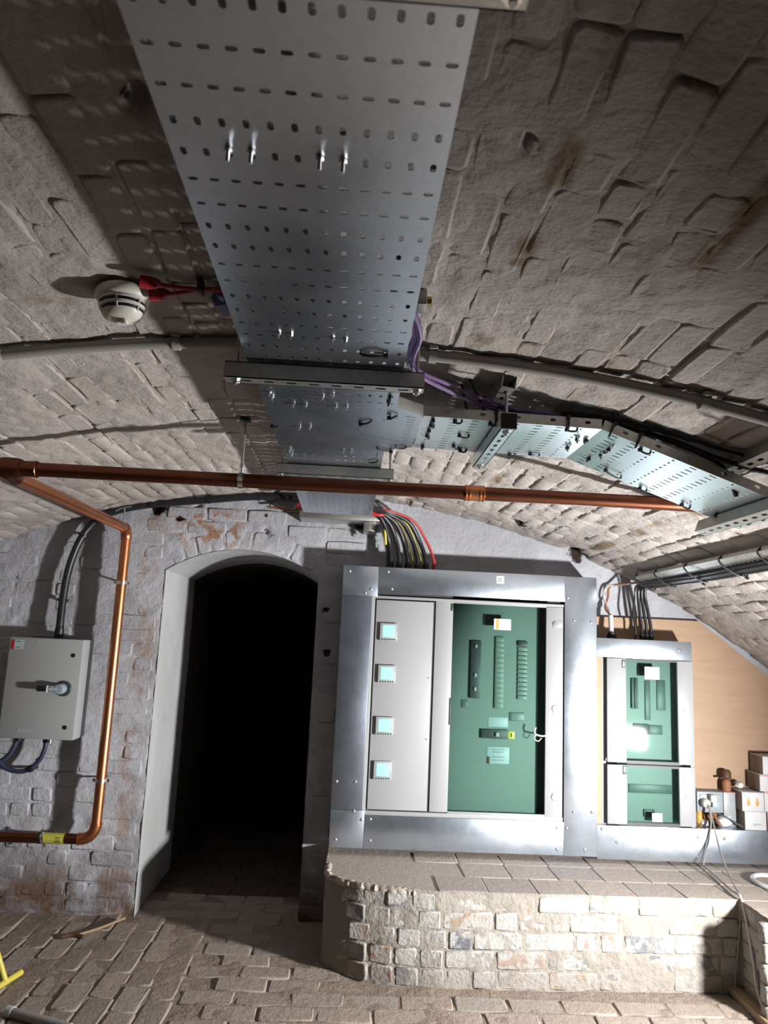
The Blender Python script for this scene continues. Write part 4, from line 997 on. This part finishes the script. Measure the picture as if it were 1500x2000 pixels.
for i, (dx, m, lab) in enumerate(((0, 'black', 'black sleeved cable end lying at the tray end'), (.014, 'red', 'red sleeved cable end lying at the tray end'))):
    bm = B(); tube(bm, [(.04+dx*2, 3.90, .684-dx*.6), (.10+dx, 4.02, .680-dx), (.15+dx, 4.06, .678-dx*.5)], .009, 10); tag(fin(bm, 'cable_end', m), lab, 'cable')
# wall bracket carrying the tray end
t = thing('wall_bracket', 'grey channel bracket with black cap carrying the tray end at the wall', 'bracket', (-.08, 4.24, .60))
bm = B(); box(bm, -.300, .150, 4.10, 4.105, .640, .682, .001); box(bm, -.300, .150, 4.105, WY+.005, .640, .644, .001); fin(bm, 'angle', 'strut_zinc', t)
bm = B(); box(bm, .06, .128, 4.12, WY, .585, .638, .003); fin(bm, 'channel', 'strut_zinc', t)
bm = B(); box(bm, .126, .156, 4.10, 4.16, .582, .622, .002); fin(bm, 'end_cap', 'black', t)
bm = B(); cyl(bm, (.135, 4.16, .585), (.135, 4.16, .50), .006, 10); hexnut(bm, (.135, 4.16, .555), (0, 0, 1), .016, .02); hexnut(bm, (.138, 4.16, .525), (0, 0, 1), .013, .016); fin(bm, 'hanging_stud', 'greyblue', t)

# left black cable round the arch to the isolator
P_ = [(-.25, 4.20, .755), (-.42, 4.215, .770), (-.62, 4.22, .758), (-.85, 4.225, .728), (-1.05, 4.23, .703), (-1.193, 4.23, .680), (-1.33, 4.23, .644), (-1.44, 4.23, .588), (-1.515, 4.22, .478), (-1.560, 4.215, .32), (-1.573, 4.21, .16), (-1.570, 4.20, .0), (-1.569, 4.20, -.08)]
ac = thing('armoured_cable', 'thick black cable following the arch to the grey isolator', 'cable', (-1.2, 4.22, .0)); bm = B(); tube(bm, P_, .0205, 14); fin(bm, 'sheath', 'black_pvc', ac)
bm = B(); cyl(bm, (-1.569, 4.20, -.085), (-1.569, 4.20, -.03), .024, 16); cyl(bm, (-1.569, 4.2, -.03), (-1.569, 4.2, .01), .023, 16, .017); fin(bm, 'gland', 'black', ac)
for i, (x, z, lab) in enumerate(((-1.574, .125, 'black cleat on the vertical run of the arch cable'), (-1.507, .49, 'black cleat where the arch cable bends down'), (-1.15, .690, 'black cleat on the arch cable beside the copper elbow'), (-.83, .733, 'black cleat over the orange stained arch bricks'), (-.55, .766, 'black cleat on the arch cable near the tray end'))):
    cl = thing('cable_cleat', lab, 'clip', (x, 4.22, z), 'cleats on the arch cable')
    j = min(range(len(P_)-1), key=lambda k: (P_[k][0]-x)**2+(P_[k][2]-z)**2); d = Vector(P_[min(j+1, len(P_)-1)])-Vector(P_[max(j-1, 0)])
    bm = B(); lathe(bm, [(.020, -.008), (.025, -.008), (.025, .008), (.020, .008), (.020, -.008)], (x, 4.222, z), d, 16); fin(bm, 'band', 'black', cl)
    s = d.normalized().cross(Vector((0, 1, 0))); bm = B(); e = Vector((x, 4.222, z))-s*.03; tube(bm, [Vector((x, 4.222, z))-s*.016, e, e+Vector((0, .05, 0))], .006, 6, straight=True); fin(bm, 'lug', 'black', cl)
t = thing('threaded_hook', 'small dark T-shaped hook above the copper elbow', 'hook', (-1.20, 4.16, .58)); bm = B(); tube(bm, [(-1.252, PVY-.08, zt_+PR), (-1.252, PVY-.08, zt_+.105)], .004, 8, straight=True); fin(bm, 'stem', 'rod', t); bm = B(); tube(bm, [(-1.30, PVY-.08, zt_+.085), (-1.262, PVY-.08, zt_+.105), (-1.215, PVY-.08, zt_+.115)], .0045, 8); fin(bm, 'crossbar', 'rod', t)
# loose ends left of the tray end
for i, (P2, r, m, lab) in enumerate((([(-.30, 4.14, .735), (-.33, 4.18, .715), (-.36, 4.22, .70), (-.46, 4.25, .735)], .006, 'whitecable', 'pale painted cable hanging left of the tray end'), ([(-.29, 4.12, .70), (-.315, 4.16, .685), (-.35, 4.2, .69), (-.5, 4.25, .715)], .006, 'rust', 'brown cable looping left of the tray end'), ([(-.275, 4.05, .71), (-.30, 4.1, .725), (-.315, 4.13, .71), (-.29, 4.12, .68)], .009, 'red', 'dark red cable bend left of the tray end'))):
    bm = B(); tube(bm, P2, r, 8); tag(fin(bm, 'loose_cable', m), lab, 'cable')

# ================================================================== ISOLATOR
iso = thing('isolator', 'grey wall-mounted isolator enclosure with rotary handle', 'isolator', (-1.59, 4.19, -.6))
bm = B(); box(bm, -1.782, -1.402, 4.205, WY+.004, -.598, -.084, .004); fin(bm, 'back_box', 'iso_grey', iso)
bm = B(); box(bm, -1.784, -1.398, 4.10, 4.200, -.600, -.082, .006); fin(bm, 'cover', 'iso_grey', iso)
bm = B(); box(bm, -1.776, -1.408, 4.199, 4.206, -.594, -.088); fin(bm, 'gasket', 'shadowgap', iso)
for x, z in ((-1.445, -.165), (-1.447, -.535)):
    bm = B(); cyl(bm, (x, 4.098, z), (x, 4.102, z), .011, 20); cyl(bm, (x, 4.0965, z), (x, 4.099, z), .006, 4); fin(bm, 'lock', 'black', iso)
hx, hz = -1.508, -.338
bm = B(); pr = [(.040, 0), (.040, .006), (.036, .010), (0, .010)]; lathe(bm, pr, (hx+.035, 4.1005, hz), (0, -1, 0), 28); fin(bm, 'handle_rose', 'slot_dark', iso)
bm = B(); lathe(bm, [(.026, .0), (.026, .05), (.022, .056), (0, .057)], (hx+.028, 4.092, hz), (0, -1, 0), 24)
box(bm, hx-.030, hx+.03, 4.037, 4.062, hz-.016, hz+.016, .006); h = fin(bm, 'handle', 'greyblue', iso)
bm = B(); box(bm, hx-.085, hx-.030, 4.037, 4.062, hz-.015, hz+.015, .006); fin(bm, 'grip', 'black', h)
bm = B(); box(bm, hx-.034, hx-.027, 4.035, 4.064, hz-.017, hz+.017, .002); fin(bm, 'collar', 'white', h)
bm = B(); box(bm, hx-.022, hx+.028, 4.0352, 4.038, hz-.002, hz+.002); fin(bm, 'pointer', 'white', h)
bm = B(); box(bm, -1.772, -1.708, 4.0988, 4.1002, -.145, -.095); lbl = fin(bm, 'label', 'label_grey', iso)
bm = B(); box(bm, -1.772, -1.756, 4.0978, 4.0992, -.145, -.096); fin(bm, 'label_stripe', 'red', lbl)
bm = B()
for z in (-.105, -.135): box(bm, -1.750, -1.725, 4.0982, 4.099, z-.0015, z+.0015)
fin(bm, 'label_line', 'slot_dark', lbl)
bm = B(); box(bm, -1.690, -1.580, 4.0988, 4.1002, -.572, -.548); fin(bm, 'lower_label', 'cabinet', iso)
bm = B(); box(bm, -1.643, -1.600, 4.0988, 4.1002, -.105, -.090); fin(bm, 'top_label', 'cabinet', iso)
for i, (P2, lab) in enumerate((([(-1.567, 4.19, -.59), (-1.570, 4.19, -.66), (-1.592, 4.19, -.72), (-1.645, 4.19, -.770), (-1.715, 4.19, -.778), (-1.79, 4.19, -.745), (-1.84, 4.19, -.66), (-1.85, 4.19, -.59)], 'outer blue-black cable looping under the isolator'),
                               ([(-1.72, 4.2, -.59), (-1.735, 4.2, -.66), (-1.77, 4.2, -.715), (-1.83, 4.2, -.745), (-1.95, 4.2, -.76)], 'left blue-black cable curving away under the isolator'))):
    t = thing('isolator_cable', lab, 'cable', (P2[0][0], 4.2, -.78), 'cables under the isolator'); bm = B(); tube(bm, P2, .0125, 12); fin(bm, 'sheath', 'blue_pvc', t)
    bm = B(); cyl(bm, (P2[0][0], P2[0][1], -.602), (P2[0][0], P2[0][1], -.628), .019, 6); fin(bm, 'gland', 'black', t)
bm = B(); cyl(bm, (-1.535, 4.16, -.600), (-1.535, 4.16, -.625), .006, 12); tag(fin(bm, 'earth_stud', 'bolt_zinc'), 'tiny bright earth stud under the isolator', 'stud')
t = thing('cable_cleat', 'black cleat on the loop under the isolator', 'clip', (-1.63, 4.19, -.77)); bm = B(); lathe(bm, [(.013, -.010), (.019, -.010), (.019, .010), (.013, .010), (.013, -.010)], (-1.632, 4.19, -.763), (1, 0, .55), 14); fin(bm, 'band', 'black', t)
bm = B(); tube(bm, [(-1.632, 4.20, -.77), (-1.632, WY, -.77)], .008, 8, straight=True); fin(bm, 'lug', 'black', t)

# ================================================================== RIGHT-HAND SMALL TRAY AND CABLES
rt_ = thing('small_tray', 'narrow perforated tray along the vault at the right, carrying black cables', 'cable tray', (1.6, 3.2, .36), 'galvanised overhead cable trays')
xm = 1.60; nn = nrm_at(xm); tg = Vector((nn.z, 0, -nn.x)); c_ = Vector((xm, 0, vz(xm)))-nn*.045
hol = [slot(y, v, .014, .007) for y in np.arange(1.35, 4.0, .035) for v in (-.018, .018)]
bm = B(); plate(bm, [(1.3, -.037), (4.02, -.037), (4.02, .037), (1.3, .037)], hol, lambda u, v, q: tuple(c_+Vector((0, u, 0))+tg*v+nn*q)); fin(bm, 'perforated_plate', 'strut_zinc', rt_, .4)
for sg in (-1, 1):
    bm = B(); a = c_+tg*(.037*sg); vs = []
    for u in (1.3, 4.02):
        for q0, q1 in ((0, 0), (.0015, 0), (.0015, .018), (0, .018)): vs.append(bm.verts.new(a+Vector((0, u, 0))+tg*sg*q0+nn*q1))
    for q in ((0, 1, 2, 3), (7, 6, 5, 4), (0, 4, 5, 1), (1, 5, 6, 2), (2, 6, 7, 3), (3, 7, 4, 0)): bm.faces.new([vs[i] for i in q])
    fin(bm, 'side_flange', 'strut_zinc', rt_)
RC = [(1.612, 'leftmost thin black cable rising from the smaller board'), (1.650, 'second black cable rising from the smaller board'), (1.675, 'third black cable rising from the smaller board'), (1.700, 'rightmost black cable rising from the smaller board')]
for i, (xb, lab) in enumerate(RC):
    q = c_+tg*(.022+.014*i)-nn*(.010+.003*(i % 2)); xt = 1.604+.019*i; r = (.006, .0095, .0095, .010)[i]
    P2 = [(xb, 4.165, .03), (xb, 4.165, .12), (xb-.012, 4.165, .20), (xt+.006, 4.16, .30), (xt, 4.13, .35+.002*i), (q.x, 4.02, q.z+.004), (q.x, 3.8, q.z), (q.x+.004, 3.3, q.z-.004), (q.x, 2.8, q.z), (q.x+.003, 2.3, q.z-.004), (q.x, 1.3, q.z)]
    t = thing('riser_cable', lab, 'cable', (xb, 4.165, .05), 'black cables of the smaller board'); bm = B(); tube(bm, P2, r, 10); fin(bm, 'sheath', 'black_pvc', t)
    if i: bm = B(); cyl(bm, (xb, 4.165, .056), (xb, 4.165, .085), r*1.6, 12); cyl(bm, (xb, 4.165, .085), (xb, 4.165, .105), r*1.6, 12, r); fin(bm, 'gland', 'black', t)
for i, (dx, dz, lab) in enumerate(((.085, .0, 'upper thin wavy cable clipped to the vault below the right tray'), (.105, .004, 'lower thin wavy cable clipped to the vault below the right tray'))):
    P2 = [(1.64+.01*i, 4.10, .335)]+[tuple(vpt(xm+dx+.012*math.sin(y*7+i), y, .010+.004*math.sin(y*9))) for y in np.linspace(3.95, 1.4, 16)]
    bm = B(); tube(bm, P2, .0035, 7); tag(fin(bm, 'vault_cable', 'flex'), lab, 'cable', 'thin cables below the right tray')
for i, y in enumerate((3.98, 3.72, 3.38, 3.05, 2.75, 2.5)):
    a = c_+Vector((0, y, 0)); tie(rt_, [a-tg*.036+nn*.02, a-tg*.042-nn*.008, a+tg*.0-nn*.024, a+tg*.075-nn*.026, a+tg*.082+nn*.01], .004, a-tg*.04+nn*.004)
for i, (y, lab) in enumerate(((3.55, 'farthest of three small dark pegs on the vault under the right tray'), (3.15, 'middle of three small dark pegs on the vault under the right tray'), (2.78, 'nearest of three small dark pegs on the vault under the right tray'))):
    p = vpt(xm+.115, y, .0); n = nrm_at(xm+.115); bm = B(); cyl(bm, p+n*.004, p-n*.030+Vector((.012, 0, -.006)), .004, 8); cyl(bm, p-n*.028+Vector((.012, 0, -.006)), p-n*.036+Vector((.012, 0, -.006)), .009, 10); tag(fin(bm, 'cable_peg', 'black'), lab, 'peg', 'pegs under the right tray')
# painted stub and old cables left of them
t = thing('conduit_stub', 'short white conduit with black bush on top of the smaller board', 'conduit', (1.478, 4.17, .05)); bm = B(); cyl(bm, (1.478, 4.17, .06), (1.480, 4.19, .185), .0135, 14); fin(bm, 'tube', 'white', t)
bm = B(); cyl(bm, (1.478, 4.17, .057), (1.478, 4.17, .073), .028, 16); cyl(bm, (1.478, 4.17, .073), (1.478, 4.17, .092), .021, 16); fin(bm, 'bush', 'black', t)
for i, (dx, m, lab) in enumerate(((-.006, 'whitecable', 'paint-spattered pale cable above the white conduit stub'), (.010, 'rust', 'brown painted cable above the white conduit stub'))):
    bm = B(); tube(bm, [(1.480+dx*.4, 4.19, .18), (1.474-dx, 4.23, .23), (1.470+dx*1.6, 4.25, .29), (1.482+dx, 4.25, .345), (1.52, 4.24, .362), (1.60, 4.15, .372), (1.63, 4.0, .376)], .0065, 8); tag(fin(bm, 'old_cable', m), lab, 'cable')

# ================================================================== THINGS ON THE LEDGE AT RIGHT
LZ = -.9195
def carton(label, x0, x1, y0, y1, z0, z1, art=None):
    t = thing('carton', label, 'box', ((x0+x1)/2, (y0+y1)/2, z0), 'small cartons on the ledge')
    bm = B(); box(bm, x0, x1, y0+.002, y1, z0, z1, .0015); fin(bm, 'body', 'box_brown', t)
    bm = B(); box(bm, x0+.001, x1-.001, y0, y0+.003, z0+.001, z1-.001, .0008); f = fin(bm, 'front_panel', 'box_white', t)
    bm = B(); box(bm, x0, x1, y0+.002, y1, z1-.001, z1+.0012, .0005); fin(bm, 'lid', 'box_white', t)
    if art == 'flames':
        for k in range(2):
            bm = B(); cx = x0+(x1-x0)*(.28+.40*k); lathe(bm, [(.0, 0), (.009, .008), (.010, .014), (.006, .028), (.003, .04), (0, .046)], (cx, y0-.0002, z0+.026), (0, 0, 1), 8)
            for v in bm.verts: v.co.y = y0-.0012+(v.co.y-y0)*.06
            fin(bm, 'printed_mark', 'orange', f)
    elif art == 'line':
        bm = B(); box(bm, x0+.045, x1-.03, y0-.0008, y0+.001, z0+.024, z0+.034); fin(bm, 'printed_line', 'label_grey', f)
    elif art == 'pink':
        bm = B(); box(bm, x0, x1, y0-.0008, y0+.001, z1-.008, z1-.001); fin(bm, 'printed_band', 'pink', f)
    return t
carton('bottom white carton with small grey print, right of the scraps', 2.172, 2.290, 4.102, 4.232, LZ, -.826, 'line')
carton('white carton with two orange marks on the bottom carton', 2.160, 2.282, 4.102, 4.232, -.8245, -.728, 'flames')
carton('white carton with pink top band, right of the orange-marked one', 2.284, 2.40, 4.104, 4.232, -.8245, -.722, 'pink')
carton('white carton standing on the ledge right of the bottom carton', 2.298, 2.42, 4.104, 4.232, LZ, -.826)
carton('white carton with brown side on the upper stack', 2.262, 2.385, 4.104, 4.234, -.7205, -.635, 'pink')
carton('topmost white carton of the stack against the plywood', 2.282, 2.405, 4.104, 4.234, -.6335, -.540)
t = thing('socket_box', 'grey square socket box on the plywood beside the smaller board', 'socket', (2.01, 4.2, -.85)); bm = B(); box(bm, 1.940, 2.086, 4.16, WY-.028, -.850, -.742, .005); fin(bm, 'enclosure', 'greyblue', t)
bm = B(); box(bm, 1.955, 2.070, 4.155, 4.161, -.838, -.756, .003); fin(bm, 'face', 'meter', t)
bm = B(); box(bm, 1.998, 2.030, 4.118, 4.157, -.790, -.752, .005); fin(bm, 'white_plug', 'white', t)
bm = B(); box(bm, 2.010, 2.045, 4.125, 4.157, -.818, -.786, .004); fin(bm, 'adaptor', 'label_grey', t)
t = thing('plug', 'round cream plug in the grey socket box with a trailing flex', 'plug', (1.974, 4.11, -.82)); bm = B(); lathe(bm, [(0, 0), (.019, 0), (.024, .008), (.024, .03), (.018, .04), (0, .041)], (1.976, 4.156, -.797), (0, -1, 0), 20); fin(bm, 'body', 'cream', t)
# the flex: two strands down over the fascia to the plinth corner and the floor
fx = thing('plug_flex', 'grey twin flex falling from the plug over the plinth corner to the floor', 'cable', (1.85, 3.6, FZ))
bm = B(); tube(bm, [(1.978, 4.115, -.80), (1.980, 4.095, -.84), (1.975, 4.08, -.90), (1.955, 4.075, -.98), (1.925, 4.068, -1.085), (1.918, 4.03, -1.093), (1.895, 3.86, -1.094), (1.868, 3.68, -1.094), (1.855, 3.575, -1.092), (1.847, 3.558, -1.16), (1.838, 3.560, -1.28), (1.82, 3.565, -1.42), (1.812, 3.55, -1.492)], .0042, 8); fin(bm, 'strand', 'flex', fx)
bm = B(); tube(bm, [(1.982, 4.112, -.80), (1.988, 4.092, -.86), (1.975, 4.02, -.945), (1.945, 3.90, -1.02), (1.895, 3.70, -1.075), (1.866, 3.585, -1.088)], .0045, 8); fin(bm, 'strand', 'flex', fx)
bm = B(); tube(bm, [(1.866, 3.60, -1.087), (1.853, 3.545, -1.11), (1.845, 3.49, -1.20), (1.838, 3.44, -1.32), (1.832, 3.40, -1.42), (1.825, 3.30, -1.485), (1.83, 3.1, -1.492)], .0052, 8); fin(bm, 'pale_strand', 'whitecable', fx)
# scraps beside the plug
def blob(name, c, r, mat, label, cat, sq=(1, 1, 1), seed=1):
    bm = B(); bmesh.ops.create_icosphere(bm, subdivisions=2, radius=1); rg = random.Random(seed)
    for v in bm.verts: v.co = Vector((v.co.x*sq[0], v.co.y*sq[1], v.co.z*sq[2]))*r*(1+rg.uniform(-.18, .18))+Vector(c)
    return tag(fin(bm, name, mat, None, .9), label, cat, 'oddments on the ledge')
blob('plastic_bag', (2.085, 4.16, LZ+.027), .034, 'white', 'crumpled white plastic bag left of the bottom carton', 'bag', (1.3, 1, .8), 3)
blob('plastic_bag', (2.125, 4.19, LZ+.038), .034, 'label_grey', 'grey translucent bag tucked against the cartons', 'bag', (1, .8, 1.1), 4)
blob('plastic_scrap', (1.972, 4.15, LZ+.020), .022, 'white', 'small white plastic scrap below the socket box', 'scrap', (1, 1, .85), 8)
blob('wrapper', (1.955, 4.17, LZ+.038), .034, 'orange', 'orange paper wrapper beside the smaller board', 'wrapper', (.8, .7, 1.1), 5)
blob('cardboard_scrap', (2.046, 4.20, LZ+.045), .03, 'rust', 'rust-brown cardboard scrap behind the plug flex', 'scrap', (1, .5, 1.3), 6)
bm = B(); tube(bm, [(2.02, 4.19, LZ+.085), (2.035, 4.15, LZ+.05), (2.05, 4.125, LZ+.010)], .0085, 8); tag(fin(bm, 'copper_offcut', 'rust'), 'brown copper offcut leaning under the socket box', 'offcut')
bm = B(); tube(bm, [(2.04, 4.19, LZ+.08), (2.10, 4.15, LZ+.045), (2.165, 4.11, LZ+.012)], .006, 8); tag(fin(bm, 'screwdriver', 'grey_pvc'), 'dark slim tool lying across the scraps', 'tool')
t = thing('brown_bottle', 'small dark brown bottle standing on the orange-marked carton stack', 'bottle', (2.125, 4.20, -.75)); bm = B(); lathe(bm, [(0, 0), (.022, 0), (.024, .006), (.024, .045), (.016, .060), (.012, .064)], (2.128, 4.205, -.742), (0, 0, 1), 18); fin(bm, 'body', 'rust', t)
bm = B(); lathe(bm, [(.013, .060), (.026, .070), (.027, .098), (.018, .112), (0, .114)], (2.128, 4.205, -.742), (0, 0, 1), 18); fin(bm, 'cap', 'darkbrown', t)
bm = B(); tube(bm, [(2.128, 4.2, -.672), (2.085, 4.19, -.674)], .006, 8, straight=True); fin(bm, 'spout', 'darkbrown', t)
t = thing('instrument_case', 'grey cardboard case behind the orange-marked carton', 'case', (2.12, 4.2, LZ)); bm = B(); box(bm, 2.090, 2.158, 4.165, 4.246, LZ, -.745, .003); fin(bm, 'body', 'meter', t); bm = B(); box(bm, 2.088, 2.159, 4.163, 4.248, -.7455, -.7425, .001); fin(bm, 'lid', 'pink', t)
blob('plastic_tub', (2.192, 4.19, -.7255+.022), .026, 'white', 'white plastic cap on top of the orange-marked carton', 'cap', (1, 1, .8), 9)
# white cable ring on the plinth, right edge
t = thing('cable_ring', 'white loop of cable lying on the plinth at the right edge', 'cable', (2.16, 3.8, -1.1)); bm = B()
tube(bm, [(2.16+.10*math.cos(a), 3.80+.125*math.sin(a), PT+.010) for a in [i*2*PI/22 for i in range(23)]], .011, 10, 3); fin(bm, 'loop', 'white', t)

# ================================================================== FLOOR ODDMENTS
bt = thing('timber_batten', 'pale timber batten on the floor at the foot of the right plinth', 'timber', (1.83, 3.1, FZ))
Mx = Matrix.Translation((1.812, 3.60, FZ+.002)) @ Matrix.Rotation(-.02, 4, 'Z')
bm = B(); box(bm, -.022, .035, -1.5, 0, 0, .030, .003, Mx); fin(bm, 'batten', 'timber', bt)
bm = B(); box(bm, -.002, .006, -1.5, .001, .029, .034, .001, Mx); fin(bm, 'groove_bead', 'timber', bt)
st = thing('floodlight_stand', 'yellow tubular stand foot at the left edge of the floor', 'stand', (-1.36, 3.45, FZ))
bm = B(); tube(bm, [(-1.318, 3.545, FZ+.020), (-1.34, 3.46, FZ+.020), (-1.372, 3.33, FZ+.020), (-1.40, 3.2, FZ+.02)], .013, 12, straight=True); fin(bm, 'foot', 'yellow', st)
bm = B(); tube(bm, [(-1.342, 3.45, FZ+.022), (-1.40, 3.46, FZ+.14), (-1.50, 3.47, FZ+.40)], .012, 12, straight=True); fin(bm, 'leg', 'yellow', st)
t = thing('white_tube', 'white plastic tube lying at the bottom left corner of the floor', 'tube', (-1.1, 3.15, FZ)); bm = B(); tube(bm, [(-1.225, 3.215, FZ+.018), (-.95, 3.10, FZ+.018)], .018, 14, straight=True); fin(bm, 'pipe', 'conduit', t)
bm = B(); tube(bm, [(-1.232, 3.218, FZ+.018), (-1.205, 3.207, FZ+.018)], .0205, 14, straight=True); fin(bm, 'socket_end', 'white', t)
bm = B(); tube(bm, [(-1.225, 3.985, FZ+.012), (-1.15, 4.07, FZ+.014), (-1.065, 4.19, FZ+.020)], .006, 7); tag(fin(bm, 'stick', 'timber'), 'thin wooden stick on the floor left of the doorway', 'stick')
bm = B(); tube(bm, [(-1.30, 3.955, FZ+.010), (-1.25, 3.975, FZ+.012), (-1.20, 3.965, FZ+.010)], .010, 8); tag(fin(bm, 'twig', 'darkbrown'), 'dark splinter lying by the wooden stick', 'stick')

# ---- the floodlight itself, on its stand outside the picture
fl = thing('work_light', 'black work light on a floor stand, facing the boards', 'lamp', LAMP-AIM*.06-Vector((0, 0, .82)))
u_, v_ = frame(AIM); bm = B(); R3 = AIM.to_track_quat('-Z', 'Y').to_matrix().to_4x4(); Mx = Matrix.Translation(LAMP-AIM*.004) @ R3
box(bm, -.10, .10, -.08, .08, .004, .05, .006, Mx); fin(bm, 'housing', 'black', fl)
bm = B(); tube(bm, [LAMP-AIM*.03+Vector((.0, 0, -.06)), Vector((LAMP.x+.02, LAMP.y-.04, FZ+.02))], .012, 10, straight=True); cyl(bm, (LAMP.x+.02, LAMP.y-.04, FZ+.001), (LAMP.x+.02, LAMP.y-.04, FZ+.02), .09, 20); fin(bm, 'stand', 'black', fl)

# ------------------------------------------------------------------ lift everything so that the floor is at z = 0
for o in list(COL.objects):
    if o.parent is None and o.type in {'MESH', 'EMPTY'}: o.location.z += H
